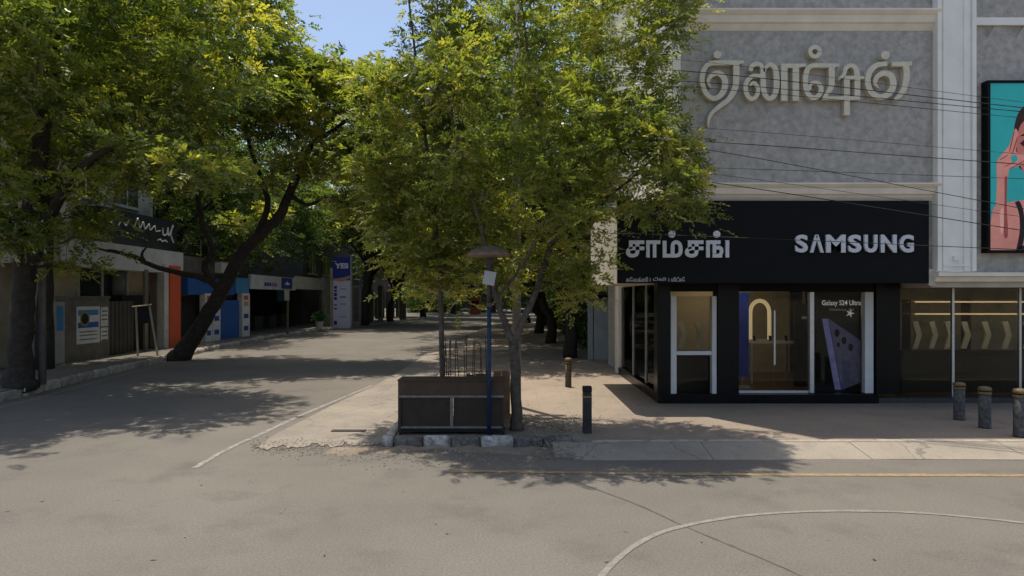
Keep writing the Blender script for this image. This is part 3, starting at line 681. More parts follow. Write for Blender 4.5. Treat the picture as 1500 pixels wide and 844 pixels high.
# solid stand-ins for the pale chevron shapes in the glass of both shops
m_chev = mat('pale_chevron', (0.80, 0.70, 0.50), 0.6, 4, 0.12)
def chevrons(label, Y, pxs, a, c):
    t = thing('chevron_row', label, 'display', (fx(pxs[0], Y), Y, fz(515, Y)))
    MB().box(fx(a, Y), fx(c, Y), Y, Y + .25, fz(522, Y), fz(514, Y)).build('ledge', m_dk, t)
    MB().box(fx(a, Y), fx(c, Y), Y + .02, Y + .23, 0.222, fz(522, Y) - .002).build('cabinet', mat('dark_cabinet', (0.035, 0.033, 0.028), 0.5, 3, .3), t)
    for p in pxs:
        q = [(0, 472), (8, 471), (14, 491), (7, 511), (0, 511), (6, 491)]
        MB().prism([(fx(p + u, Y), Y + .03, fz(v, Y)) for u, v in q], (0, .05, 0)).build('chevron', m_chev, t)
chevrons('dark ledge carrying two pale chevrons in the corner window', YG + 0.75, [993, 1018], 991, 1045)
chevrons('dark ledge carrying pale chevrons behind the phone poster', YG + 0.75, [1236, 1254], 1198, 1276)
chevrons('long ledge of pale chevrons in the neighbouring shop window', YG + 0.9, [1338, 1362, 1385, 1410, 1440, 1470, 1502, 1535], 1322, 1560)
sh = thing('wall_shelf', 'brown wall shelving high inside the neighbouring shop', 'shelf', (fx(1430, 15.9), 15.9, 2.0))
for z in (2.08, 2.38): MB().box(fx(1330, 15.9), fx(1600, 15.9), 15.9, 16.2, z, z + .04).build('board', mat('brown_wood2', (0.3, 0.2, 0.1), 0.5, 6, .3), sh)
for z in (2.075, 2.375): MB().box(fx(1340, 15.9), fx(1590, 15.9), 15.885, 15.899, z, z + .035).build('light_strip', mat('warm_strip', (.9, .68, .4), .6, 3, .05, emit=.4), sh)
for px in (1332, 1420, 1510, 1598): MB().box(fx(px, 15.9), fx(px, 15.9) + .04, 15.9, 16.2, 0.222, 2.45).build('upright', m_dk, sh)

# --- LED screen with a portrait
bb = thing('billboard_screen', 'large framed screen showing a woman on a turquoise ground', 'screen', (fx(1530, YW), YW, fz(370, YW)))
sx0, sx1, sz0, sz1 = fx(1437, YW), fx(1625, YW), fz(371, YW), fz(122, YW); yb = YW - 0.16
MB().box(sx0, sx1, yb + 0.02, YW - 0.004, sz0, sz1).build('cabinet', m_black, bb)
for a in ((sx0, sx0 + .06, sz0, sz1), (sx1 - .06, sx1, sz0, sz1), (sx0 + .061, sx1 - .061, sz0, sz0 + .05), (sx0 + .061, sx1 - .061, sz1 - .05, sz1)):
    MB().box(a[0], a[1], yb - .03, yb + .018, a[2], a[3]).build('frame', m_black, bb)
def led(name, col, e=0.22):
    if name in MATS: return MATS[name]
    m = mat(name, col, 0.6, 1.7, 0.22 if 'skin' in name else .08, emit=e); n = m.node_tree; b = n.nodes['Principled BSDF']; src = b.inputs['Base Color'].links[0].from_socket
    tc = n.nodes.new('ShaderNodeTexCoord'); wv = n.nodes.new('ShaderNodeTexWave'); wv.bands_direction = 'Z'; wv.inputs['Scale'].default_value = 7.5      # the rows of the LED wall
    n.links.new(tc.outputs['Object'], wv.inputs['Vector']); mr = n.nodes.new('ShaderNodeMapRange'); mr.inputs[3].default_value = .72; mr.inputs[4].default_value = 1.1; n.links.new(wv.outputs['Fac'], mr.inputs[0])
    q = n.nodes.new('ShaderNodeVectorMath'); q.operation = 'SCALE'; n.links.new(src, q.inputs[0]); n.links.new(mr.outputs[0], q.inputs['Scale'])
    n.links.new(q.outputs[0], b.inputs['Base Color']); n.links.new(q.outputs[0], b.inputs['Emission Color'])
    return m
MB().box(sx0 + .061, sx1 - .061, yb + .006, yb + .018, sz0 + .051, sz1 - .051).build('screen', led('led_teal', (0.03, 0.36, 0.36)), bb)
def shape(name, pts, col, k, nm):
    q = [tuple(v) for v in catmull(pts + [pts[0]], 4)[:-1]]
    q = [(min(max(fx(a, YW), sx0 + .062), sx1 - .062), yb + .006 - .0012 * k, min(max(fz(b_, YW), sz0 + .052), sz1 - .052)) for a, b_ in q]
    MB().prism(q, (0, .001, 0)).build(name, led(nm, col), bb)
skin = (0.50, 0.16, 0.13); skin2 = (0.62, 0.25, 0.20)
shape('picture_hair', [(1476, 225), (1478, 185), (1490, 160), (1520, 148), (1550, 165), (1562, 210), (1566, 300), (1545, 300), (1500, 200), (1492, 250), (1480, 240)], (0.035, 0.012, 0.012), 1, 'led_hair')
shape('picture_body', [(1440, 369), (1444, 320), (1452, 302), (1480, 296), (1500, 292), (1512, 270), (1530, 268), (1545, 292), (1590, 305), (1605, 330), (1610, 369)], skin2, 2, 'led_skin2')
shape('picture_face', [(1480, 215), (1487, 185), (1510, 172), (1535, 180), (1546, 215), (1540, 255), (1520, 280), (1500, 268), (1486, 245)], skin, 3, 'led_skin')
shape('picture_arm', [(1446, 350), (1450, 310), (1452, 270), (1452, 240), (1460, 228), (1470, 215), (1478, 192), (1483, 200), (1480, 225), (1494, 228), (1492, 240), (1480, 247), (1470, 250), (1466, 290), (1468, 330), (1466, 352)], skin2, 4, 'led_skin2')
shape('picture_eye', [(1485, 213), (1492, 208), (1500, 213), (1493, 218)], (0.03, 0.015, 0.015), 5, 'led_hair')
shape('picture_brow', [(1484, 203), (1492, 199), (1503, 203), (1492, 202)], (0.03, 0.015, 0.015), 5, 'led_hair')
shape('picture_eye', [(1517, 213), (1524, 208), (1532, 213), (1525, 218)], (0.03, 0.015, 0.015), 5, 'led_hair')
shape('picture_mouth', [(1500, 252), (1509, 248), (1519, 252), (1509, 258)], (0.4, 0.03, 0.04), 5, 'led_lip')
dk = (0.30, 0.075, 0.06)
for a, b_, c, d in ((1476, 196, 1470, 222), (1481, 204, 1474, 226), (1456, 236, 1466, 230), (1462, 246, 1476, 240), (1470, 250, 1490, 238)):
    shape('picture_shade', [(a, b_), (a + 1.6, b_ + .5), (c + 1.4, d + .6), (c, d)], dk, 6, 'led_skin_dark')
shape('picture_shade', [(1463, 262), (1467, 262), (1466, 300), (1468, 345), (1462, 345), (1463, 300)], dk, 6, 'led_skin_dark')
shape('picture_shade', [(1494, 240), (1500, 244), (1502, 262), (1508, 276), (1500, 270), (1493, 254)], dk, 6, 'led_skin_dark')
shape('picture_shade', [(1505, 214), (1509, 232), (1505, 238), (1511, 238), (1513, 230)], dk, 6, 'led_skin_dark')
shape('picture_gap', [(1472, 232), (1479, 229), (1482, 236), (1475, 241)], (0.03, 0.36, 0.36), 6, 'led_teal')
shape('picture_light', [(1456, 315), (1460, 305), (1462, 330), (1458, 345)], (0.75, 0.38, 0.31), 6, 'led_skin_light')
shape('picture_strap', [(1478, 298), (1485, 297), (1491, 315), (1492, 345), (1486, 369), (1480, 369), (1485, 340), (1484, 315)], (0.012, 0.010, 0.014), 6, 'led_black')
shape('picture_top', [(1486, 362), (1530, 350), (1580, 356), (1590, 369), (1486, 369)], (0.012, 0.010, 0.014), 6, 'led_black')

# --- next building along the side street
nb = thing('side_building', 'shaded grey concrete building behind the street trees beside corner shop', 'building', (9, 40, 0))
MB().box(5.0, 18, 24.5, 62, 0, 11).build('wall', mat('grey_render', (0.2, 0.19, 0.17), 0.9, 1.2, 0.3), nb)
for fl in range(3):
    for k in range(9):
        y = 26 + k * 3.9
        wdo = MB().box(4.93, 5.06, y, y + 1.8, 1.2 + fl * 3.4, 2.8 + fl * 3.4).build('window', m_darkglass, nb)
        MB().box(4.86, 5.0, y - .1, y + 1.9, 1.08 + fl * 3.4, 1.19 + fl * 3.4).build('sill', m_cream2, wdo)
        MB().box(4.90, 4.928, y + .86, y + .94, 1.2 + fl * 3.4, 2.8 + fl * 3.4).build('mullion', m_framew, wdo)
MB().box(4.4, 18.2, 24.3, 62.2, 11, 11.3).build('parapet', m_cream2, nb)
gt = thing('steel_gate', 'pair of pale grey sheet metal doors beside the corner shop', 'gate', (3.5, 25, ZP))
for k, (a, c) in enumerate(((861, 869), (870, 892), (893, 900))):
    MB().box(fx(a, 24.4), fx(c, 24.4) - .01, 24.4 + .02 * k, 24.45 + .02 * k, ZP + .02, 2.45).build('door_panel', mat('pale_sheet', (0.32, 0.34, 0.33), 0.55, 2, .12), gt)
MB().box(fx(858, 24.4), fx(912, 24.4), 24.0, 24.7, 2.46, 2.6).build('canopy', m_black, gt)
MB().box(fx(901, 24.4), 5.0, 24.42, 24.6, ZP, 2.45).build('side_wall', m_cream2, gt)

# ------------------------------------------------------------------ far side of the street: shops under the trees
XF = -15.7
yl = lambda px, X=XF: F * -X / (CX - px)               # distance along the facade line for a photo column
def zl(py, Y): return CAMH + (HZ - py) / F * Y
def sbox(mb, x0, x1, pa, pb, z0, z1, X=XF): return mb.box(x0, x1, yl(pa, X), yl(pb, X), z0, z1)
m_gw = mat('grey_white_plaster', (0.52, 0.51, 0.48), 0.85, 1.5, 0.2, 0.1)
m_beige = mat('beige_plaster', (0.42, 0.355, 0.255), 0.85, 1.5, 0.2, 0.1)
m_gren = mat('grey_compound_wall', (0.16, 0.143, 0.112), 0.9, 2.0, 0.3, 0.2)
m_doorw = mat('pale_door', (0.36, 0.35, 0.34), 0.7, 2, .15)
m_shut = mat('shutter_grey', (0.07, 0.066, 0.055), 0.6, 2, 0.25)
m_orange = mat('orange_panel', (0.62, 0.10, 0.035), 0.5, 2, .1)
m_blue = mat('blue_panel', (0.02, 0.10, 0.34), 0.5, 2, .2)
m_cyan = mat('cyan_panel', (0.06, 0.24, 0.45), 0.5, 2, .2)
m_navy = mat('navy_panel', (0.03, 0.045, 0.26), 0.5, 2, .2)
m_poster = mat('poster_paper', (0.66, 0.66, 0.62), 0.8, 3, .12)
m_blackboard = mat('blackish_sign', (0.014, 0.018, 0.018), 0.5, 2, .3)
m_print = mat('white_print', (0.8, 0.8, 0.8), 0.6)
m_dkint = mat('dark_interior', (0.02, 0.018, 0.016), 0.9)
def windows(parent, X, ys, zs, wy, wz):
    for z in zs:
        for y in ys:
            wo = MB().box(X - .06, X + .05, y, y + wy, z, z + wz).build('window', m_darkglass, parent)
            MB().box(X - .02, X + .14, y - .12, y + wy + .12, z - .12, z - .001).build('sill', m_gw, wo)
            MB().box(X + .051, X + .08, y + wy * .48, y + wy * .52, z, z + wz).build('mullion', m_framew, wo)
# building A: beige shop with compound wall, doors, shutter, awning slab
A = thing('shop_building', 'pale plastered shop building with wide white canopy slab and orange pillar', 'building', (-18, 25, ZL))
MB().box(-28, XF - 0.9, 18.4, 30.9, 0, 4.1).build('wall', m_beige, A)
MB().box(-28, XF - 1.6, 18.4, 30.9, 4.1, 12.5).build('upper_wall', m_gw, A)
sbox(MB(), XF - .9, XF - .05, 92, 270, zl(396, 26.5), zl(360, 26.5)).build('canopy_slab', mat('whitewash', (.55, .54, .51), .8, 1.5, .15), A)
sbox(MB(), XF - .88, XF - .1, 20, 91.5, 3.6, 4.5).build('canopy_slab', m_beige, A)
windows(A, XF - 1.6, [19.5, 22.3, 25.1, 27.9], [6.6, 9.8], 1.7, 1.7)
wn = sbox(MB(), XF - .9, XF - .82, 147, 213, 1.9, zl(392, 26)).build('shop_window', m_darkglass, A)
for pa, pb in ((145.5, 147), (178, 180), (213, 215)): sbox(MB(), XF - .89, XF - .78, pa, pb, 1.85, zl(390, 26)).build('window_frame', m_silver, wn)
for k, (pa, pb) in enumerate(((60, 75), (77, 94))):
    d = sbox(MB(), XF - .04, XF + .02, pa, pb, ZL, 2.35).build('door', m_doorw, A)
    sbox(MB(), XF + .021, XF + .025, pa + 4 * k + 1, pb - 2, 1.35, 2.2).build('notice', m_poster if k == 0 else m_cyan, d)
sbox(MB(), XF - .3, XF, 95, 160, ZL, 2.47).build('compound_wall', m_gren, A)
sbox(MB(), XF - .33, XF + .04, 94.8, 160.5, 2.471, 2.55).build('wall_coping', m_gren, A)
for pa in np.linspace(161, 199, 14): sbox(MB(), XF - .25, XF - .2 + .02 * (int(pa) % 2), pa, pa + 2.6, ZL + .05, 2.35).build('shutter_slat', m_shut, A)
sbox(MB(), XF - .3, XF + .02, 240, 246.5, ZL, zl(388, 29.5)).build('pillar', m_gw, A)
sbox(MB(), XF - .3, XF + .06, 247, 263, ZL, zl(390, 30)).build('pillar', m_orange, A)
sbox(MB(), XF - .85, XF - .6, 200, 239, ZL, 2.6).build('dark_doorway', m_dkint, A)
sbox(MB(), XF - .1, XF - .02, 213, 218, ZL, 3.7).build('pipe_post', m_gren, A)
pst = thing('wall_poster', 'white and blue poster with round emblem pasted on the compound wall', 'poster', (XF, 24, 1.7))
Xp = XF + .006; 
sbox(MB(), XF + .001, Xp, 112, 146, zl(503, 23.8), zl(449, 23.8)).build('paper', m_poster, pst)
sbox(MB(), Xp + .001, Xp + .003, 114, 144, zl(462, 23.8), zl(454, 23.8)).build('blue_band', m_cyan, pst); sbox(MB(), Xp + .001, Xp + .003, 114, 144, zl(480, 23.8), zl(472, 23.8)).build('blue_band', m_blue, pst)
cy, czz = yl(124), zl(467, 23.6)
MB().prism([(Xp + .004, cy + .27 * math.cos(t * .393), czz + .27 * math.sin(t * .393)) for t in range(16)], (.002, 0, 0)).build('emblem', mat('emblem_yellow', (0.3, 0.22, 0.05), .7), pst)
MB().prism([(Xp + .007, cy + .2 * math.cos(t * .393), czz + .2 * math.sin(t * .393)) for t in range(16)], (.002, 0, 0)).build('emblem', m_dkint, pst)
for py in (485, 490, 496): sbox(MB(), Xp + .001, Xp + .003, 116, 142, zl(py + 1.6, 23.8), zl(py, 23.8)).build('print_line', m_gren, pst)
for pa, y0, y1 in ((147.5, 450, 478), (147.5, 480, 499)):
    q = thing('wall_notice', 'small %s paper notice pasted beside the round emblem poster' % ('upper' if y0 == 450 else 'lower'), 'notice', (XF, 24.5, 1.6))
    sbox(MB(), XF + .001, XF + .005, pa, 158, zl(y1, 24.6), zl(y0, 24.6)).build('paper', m_poster, q)
    for k in range(3): sbox(MB(), XF + .006, XF + .008, pa + 1.5, 157, zl(y0 + 5 + 6 * k + 2, 24.6), zl(y0 + 5 + 6 * k, 24.6)).build('print_line', m_gren, q)
# black script sign
bs = thing('script_sign', 'big black sign board with white cursive lettering above the canopy', 'sign', (XF, 28, 4.5))
ys0, ys1 = yl(163), yl(270)
MB().box(XF - 1.5, XF - .35, ys0, ys1, zl(361, 27), zl(306, 26)).build('board', m_blackboard, bs)
def squiggle(name, pts, wd):
    c = catmull([(u, v, 0) for u, v in pts], 5); mb = MB()
    mb.tube([(XF - .33, ys0 + q[0], q[1]) for q in c], wd, 5); return mb.build(name, m_print, bs)
squiggle('script_stroke', [(1.0, 5.45), (1.25, 5.7), (1.5, 5.5), (1.7, 5.75)], .03)
squiggle('script_stroke', [(2.1, 5.5), (2.35, 5.9), (2.5, 5.5), (2.75, 5.8), (2.9, 5.5), (3.2, 5.75), (3.3, 5.5), (3.65, 5.72), (3.75, 5.5), (4.1, 5.55)], .03)
squiggle('script_stroke', [(4.3, 5.7), (4.35, 5.4), (4.65, 5.45), (4.75, 5.75), (4.8, 5.4), (5.1, 5.75), (5.2, 5.9), (5.0, 5.5), (5.25, 5.1)], .04)
squiggle('script_stroke', [(3.9, 5.1), (4.1, 5.16), (4.3, 5.08), (4.5, 5.15), (4.7, 5.08)], .03)
# easel board
eb = thing('easel_board', 'small black board on a leaning pale frame beside the shutter', 'sign board', (-14.6, 25.2, ZL))
pe = lambda px, py, Y=25.3: P(px, py, Y)
for a, c in (((199, 450), (202, 527)), ((219, 449), (231, 527))): MB().tube([pe(*a), (pe(*c).x, pe(*c).y, ZL)], .045, 6).build('leg', m_beige, eb)
MB().prism([pe(195, 450), pe(221, 447), pe(223, 473), pe(197, 475)], (0, .05, 0)).build('board', m_blackboard, eb)
MB().tube([pe(194, 449.5), pe(222, 446.5)], .035, 6).build('top_rail', m_beige, eb)
# building B: blue shop
Bd = thing('blue_shop', 'narrow shop with blue fascia and banner pillars behind the leaning tree', 'building', (-18, 34, ZL))
MB().box(-18.2, XF - .7, 31.0, 37.9, 0, 4.6).build('wall', m_gren, Bd)
MB().box(-30, -23, 31.0, 37.9, 0, 12.5).build('upper_wall', m_gw, Bd)
windows(Bd, -23, [31.8, 34.9], [5.6, 8.6, 11.6], 2.0, 1.7)
sbox(MB(), XF - .7, XF - .1, 278, 346, zl(432, 34), zl(407, 33)).build('fascia', m_blue, Bd)
sbox(MB(), XF - .7, XF - .05, 346.5, 366, zl(430, 38), zl(407, 37)).build('fascia', m_cyan, Bd)
sbox(MB(), XF - .4, XF - .15, 324, 354, ZL, zl(440, 36)).build('shutter', m_blue, Bd)
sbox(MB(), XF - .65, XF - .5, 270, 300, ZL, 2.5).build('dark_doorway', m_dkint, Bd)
for pa, pb in ((301, 311), (312, 323), (355, 366)):
    p = sbox(MB(), XF - .3, XF, pa, pb, ZL, zl(430, yl(pb))).build('banner_pillar', m_poster, Bd)
    for k, mm in enumerate((m_orange, mat('peach', (0.5, .3, .2)), m_poster, m_navy, m_poster, m_navy)):
        if mm is m_poster: continue
        z = zl(430, yl(pb)) - .12 - k * .36
        sbox(MB(), XF + .001, XF + .006, pa + 2.2, pb - 2.2, z - .26, z).build('picture_patch', mm, p)
wb = thing('wall_lamp_box', 'white box lamp fixed above the blue shop fascia', 'lamp', (XF, 32, 4.6))
sbox(MB(), XF - .05, XF + .3, 316, 342, zl(400, 34.5), zl(385, 34.5)).build('housing', m_gw, wb)
# building C: open shop with white fascia
Cd = thing('open_shop', 'low open fronted shop with white fascia and dark interior', 'building', (-18, 44, ZL))
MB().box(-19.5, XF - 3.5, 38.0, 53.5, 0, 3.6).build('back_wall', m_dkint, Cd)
MB().box(-30, -23, 38.0, 53.5, 0, 11).build('upper_wall', mat('far_grey', (0.09, 0.088, 0.082), .9, 1, .25), Cd)
windows(Cd, -23, [39, 42.6, 46.2, 49.8], [5.2, 8.4], 2.2, 1.7)
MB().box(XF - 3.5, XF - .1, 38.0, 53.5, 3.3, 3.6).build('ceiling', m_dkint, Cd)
sbox(MB(), XF - .09, XF + .05, 366, 432, zl(424, 41), zl(404, 41)).build('fascia', m_gw, Cd)
sbox(MB(), XF - .09, XF + .0, 432.3, 476, zl(424, 49), zl(406, 49)).build('fascia', m_cream2, Cd)
sbox(MB(), XF + .051, XF + .06, 411, 427, zl(423, 44), zl(407, 44)).build('logo_panel', m_navy, Cd)
ylg, zlg = yl(419.5), zl(415, 44)
MB().prism([(XF + .062, ylg + u * .55, zlg + v * .2) for u, v in ((-1, -.3), (-.6, .2), (-.3, 0), (0, .9), (.3, 0), (.6, .2), (1, -.3), (0, -.6))], (.004, 0, 0)).build('logo_mark', m_print, Cd)
for pa, pb, mm in ((386, 389.5, m_navy), (390, 393, m_navy), (393.6, 396.5, m_navy), (397.5, 401, mat('mauve', (.3, .15, .3))), (401.6, 404.5, mat('mauve', (.3, .15, .3)))):
    sbox(MB(), XF + .051, XF + .058, pa, pb, zl(419.5, 41.5), zl(414, 41.5)).build('fascia_mark', mm, Cd)
sbox(MB(), XF - .3, XF - .05, 476.5, 484, ZL, 4.2).build('end_pillar', m_beige, Cd)
sbox(MB(), XF - 1.8, XF - 1.75, 441, 457, 2.2, 3.2).build('hanging_board', mat('teal_board', (.05, .2, .22)), Cd)
for k in range(5):
    y = 39.5 + k * 2.6
    MB().box(XF - 3.0, XF - 2.2, y, y + 1.5, ZL, 1.2).build('counter', mat('dim_counter', (.06, .055, .05), .6, 3, .4), Cd)
wp = thing('wooden_post', 'thin wooden post on the footpath before the open shop', 'post', (fx(421, 42), 42, ZL))
MB().tube([(fx(421, 40), 40, ZL), (fx(421.5, 40), 40, zl(424, 40))], [.085, .075], 8).build('shaft', mat('old_wood', (.12, .085, .05), .8, 5, .3), wp); MB().box(fx(417.5, 40), fx(424.5, 40), 39.88, 39.9, zl(440, 40), zl(425, 40)).build('notice_plate', m_cream2, wp)
# pale letter totem
yt = 50.5
to = thing('totem_sign', 'tall lavender and navy totem sign reading YES beside the footpath', 'sign', (fx(501, yt), yt, ZL))
tz = lambda py: zl(py, yt)
MB().box(fx(488, yt), fx(513, yt), yt, yt + .3, tz(481) , tz(411)).build('lower_panel', mat('lavender_white', (.70, .66, .80), .6, 1.5, .06), to)
MB().box(fx(488, yt), fx(513, yt), yt, yt + .3, tz(410.8), tz(377)).build('upper_panel', m_navy, to)
MB().box(fx(489, yt), fx(512, yt), yt + .02, yt + .28, ZL, tz(481) - .003).build('plinth', m_dkint, to)
MB().box(fx(513.2, yt), fx(514.6, yt), yt - .02, yt + .3, ZL, tz(376)).build('edge_post', m_silver, to)
MB().box(fx(483, yt), fx(487, yt), yt + .1, yt + .3, ZL, tz(392)).build('edge_post', m_beige, to)
place_text('lettering', 'YES', fx(490.5, yt), fx(510.5, yt), tz(393.5), tz(385.5), yt - .002, .03, m_print, to, offset=.05)
MB().prism([(fx(a, yt), yt - .012, tz(b_)) for a, b_ in ((488.2, 410.5), (500, 413), (512.8, 408), (512.8, 404), (500, 407), (488.2, 408))], (0, .01, 0)).build('orange_stripe', mat('peach', (0.5, .3, .2)), to)
for k, py in enumerate((398, 401.5)): MB().box(fx(490, yt), fx(511, yt), yt - .006, yt - .002, tz(py + 1), tz(py)).build('print_line', m_blue, to)
for py, hh in ((419, 4), (424.5, 3), (429, 5), (435.5, 4), (446, 2), (451, 2.5), (470, 6)):
    MB().box(fx(489.3, yt), fx(493.6, yt), yt - .006, yt - .002, tz(py + hh), tz(py)).build('side_mark', m_navy, to)
for py in (423, 434, 435.5, 445, 464): MB().box(fx(498, yt), fx(507, yt), yt - .006, yt - .002, tz(py + .9), tz(py)).build('print_line', m_navy, to)
# building D: compound wall with cabinets and gates
Dd = thing('far_building', 'dim grey building with gates behind the trees past the totem', 'building', (-18, 65, ZL))
MB().box(-30, -17.5, 53.6, 84, 0, 13).build('wall', mat('far_grey', (0.16, 0.16, 0.155)), Dd)
windows(Dd, -17.5, [55, 59, 63, 67, 71, 75, 79], [4.6, 8.0], 2.2, 1.8)
for k in range(7):
    y = 54.5 + k * 3.6; x = -16.4 + max(0, (y - 56)) * .13
    MB().box(x, x + .25, y, y + 2.9, ZL, 2.9 + .2 * (k % 2)).build('gate_panel', [m_gren, m_shut, m_gren][k % 3], Dd)
    MB().box(x - .1, x + .35, y + 2.95, y + 3.5, ZL, 3.4).build('gate_post', m_gren, Dd)
for k, (a, c, y0, y1, lb) in enumerate(((517, 527, 419, 478, 'narrow pale'), (532, 546, 424, 476, 'wide pale'), (553, 560, 418, 474, 'slim'), (585, 594, 428, 472, 'small'))):
    Yc = 54 + 4 * k; cb = thing('utility_cabinet', '%s steel utility cabinet on the footpath beyond the totem' % lb, 'cabinet', (fx((a + c) / 2, Yc), Yc, ZL), 'utility cabinets past the totem')
    MB().box(fx(a, Yc), fx(c, Yc), Yc, Yc + .5, ZL, zl(y0, Yc)).build('body', m_gren if k % 2 else m_doorw, cb, bevel=.02); MB().box(fx(a, Yc) + .05, fx(c, Yc) - .05, Yc - .02, Yc - .002, ZL + .3, zl(y0, Yc) - .1).build('door', m_gren, cb)

# ------------------------------------------------------------------ street furniture
# abandoned counter on the island
cy0 = 11.08
ct = thing('counter', 'old dark brown wooden counter standing on the painted island kerb', 'counter', (fx(660, cy0), cy0, ZP + .005))
m_ply = mat('dark_brown_ply', (0.062, 0.038, 0.024), 0.55, 5, 0.3, 0.15); m_ply2 = mat('darker_ply', (0.036, 0.025, 0.018), 0.6, 4, 0.35)
m_rail = mat('scuffed_metal_rail', (0.17, 0.155, 0.135), .5, 14, .35)
cxa, cxb = fx(583, cy0), fx(738, cy0); cz = lambda py: fz(py, cy0)
Zb = ZP + .06
MB().box(cxa, cxb, cy0, cy0 + .05, cz(579), cz(558.5)).build('top_panel', m_ply, ct, bevel=.004)
MB().box(cxa - .01, cxb + .01, cy0 - .015, cy0 + .5, cz(558.3), cz(556.4)).build('counter_top', m_ply, ct, bevel=.004)
MB().box(cxa, cxb, cy0 - .02, cy0 + .03, cz(582.5), cz(579.2)).build('rail', m_rail, ct, bevel=.003)
for a, c in ((587.5, 659), (664, 734.5)): MB().box(fx(a, cy0), fx(c, cy0), cy0 + .03, cy0 + .05, cz(624.5), cz(582.8)).build('lower_panel', m_ply2, ct)
MB().box(fx(659.3, cy0), fx(663.6, cy0), cy0 - .008, cy0 + .03, cz(624.5), cz(583)).build('stile', m_rail, ct)
for a, c in ((583, 587.2), (734.8, 738)): MB().box(fx(a, cy0), fx(c, cy0), cy0, cy0 + .49, Zb, cz(583)).build('side_panel', m_ply2, ct)
MB().box(fx(587.3, cy0), fx(734.7, cy0), cy0 - .01, cy0 + .05, cz(627.5), cz(624.8)).build('bottom_rail', m_rail, ct)
MB().box(fx(587.3, cy0), fx(734.7, cy0), cy0 + .012, cy0 + .48, Zb, cz(628)).build('kick_board', m_dkint, ct)
for a in (584, 735): 
    for y in (cy0 + .02, cy0 + .42): MB().box(fx(a, cy0), fx(a, cy0) + .05, y, y + .05, ZP + .004, Zb - .001).build('foot', m_dkint, ct)
# lamp
yl_ = 10.98; lx = fx(716.5, yl_)
lp = thing('street_lamp', 'mushroom shaped street lamp on a blue pole before the counter', 'street lamp', (lx, yl_, ZP))
m_lpole = mat('blue_paint', (0.012, 0.032, 0.075), .55, 9, .4); m_lgrey = mat('weathered_pole', (0.075, 0.065, 0.055), .7, 9, .4); m_hat = mat('rusty_hat', (0.17, 0.12, 0.085), .6, 7, .4, .2)
MB().tube([(lx, yl_, ZP), (lx, yl_, fz(445, yl_))], .035, 12).build('pole', m_lpole, lp, smooth=True)
MB().tube([(lx, yl_, fz(444.8, yl_)), (lx, yl_, fz(378, yl_))], .042, 12).build('upper_pole', m_lgrey, lp, smooth=True)
MB().tube([(lx, yl_, fz(450, yl_)), (lx, yl_, fz(443, yl_))], .055, 12).build('collar', m_lgrey, lp)
MB().lathe((lx, yl_, fz(376, yl_)), [(.05, -.06), (.10, 0.0), (.37, .0), (.388, .015), (.375, .04), (.30, .105), (.18, .155), (.06, .178), (.015, .183)], 32).build('hat', m_hat, lp, smooth=True)
for k in range(8):
    a = k * math.pi / 4 + .2
    MB().tube([(lx + .05 * math.cos(a), yl_ + .05 * math.sin(a), fz(376, yl_) + .184), (lx + .3 * math.cos(a), yl_ + .3 * math.sin(a), fz(376, yl_) + .108), (lx + .38 * math.cos(a), yl_ + .38 * math.sin(a), fz(376, yl_) + .035)], .008, 5).build('hat_rib', m_hat, lp)
MB().lathe((lx, yl_, fz(376, yl_)), [(.04, -.12), (.075, -.1), (.08, -.03), (.05, -.002)], 16).build('bulb_holder', m_lgrey, lp, smooth=True)
c = P(717, 407.5, yl_ - .06)
MB().obox(c, Vector((.10, 0, -.02)), Vector((0, .035, 0)), Vector((.022, 0, .115))).build('switch_box', mat('pale_box', (.38, .38, .37), .6, 3, .12), lp, bevel=.006)
MB().tube([(lx + .02, yl_ - .05, fz(418, yl_)), (lx + .05, yl_ - .05, fz(430, yl_)), (lx + .02, yl_ - .05, fz(444, yl_))], .012, 6).build('conduit', m_dkint, lp)
# bollards
def bollard(name, label, loc, h, r, square, m):
    b = thing(name, label, 'bollard', loc, 'bollards on the plaza'); x, y, z = loc
    if square:
        MB().box(x - r, x + r, y - r, y + r, z, z + h * .88).build('post', m, b, bevel=.01)
        MB().box(x - r * 1.03, x + r * 1.03, y - r * 1.03, y + r * 1.03, z + h * .765, z + h * .80).build('yellow_band', mat('dull_yellow', (.22, .15, .05), .7, 9, .4), b)
        MB().box(x - r * 1.04, x + r * 1.04, y - r * 1.04, y + r * 1.04, z + h * .881, z + h).build('cap', m_dkint, b, bevel=.012)
    else:
        MB().lathe((x, y, z), [(r * 1.04, 0), (r, .03), (r * .97, h * .4), (r, h * .82)], 18).build('post', m, b, smooth=True)
        MB().lathe((x, y, z), [(r * 1.08, h * .821), (r * 1.1, h * .85), (r * 1.02, h * .87)], 18).build('gold_band', mat('tarnished_gold', (.17, .115, .055), .55, 12, .5), b)
        MB().lathe((x, y, z), [(r * .9, h * .871), (r * .92, h * .90)], 18).build('neck', m_dkint, b)
        MB().lathe((x, y, z), [(r * 1.08, h * .901), (r * 1.12, h * .94), (r * .95, h * .985), (r * .4, h)], 18).build('cap', mat('tarnished_gold', (.26, .17, .06)), b, smooth=True)
    return b
m_bol = mat('scuffed_dark_stone', (.022, .023, .025), .75, 14, .4, .8, 60, col2=(.15, .145, .135)); m_bolb = mat('black_bollard', (.014, .015, .016), .5, 6, .4, col2=(.045, .043, .04))
m_bolr = mat('rusty_bollard', (.05, .035, .022), .7, 9, .4, col2=(.16, .11, .06))
g = G(860, 634, ZP); bollard('bollard', 'square black bollard with yellow band near the island tree', tuple(g), .82, .075, True, m_bolb)
g = G(832.5, 567, ZP); bollard('bollard', 'rusty brown round bollard farther along the side pavement', tuple(g), .78, .085, False, m_bolr)
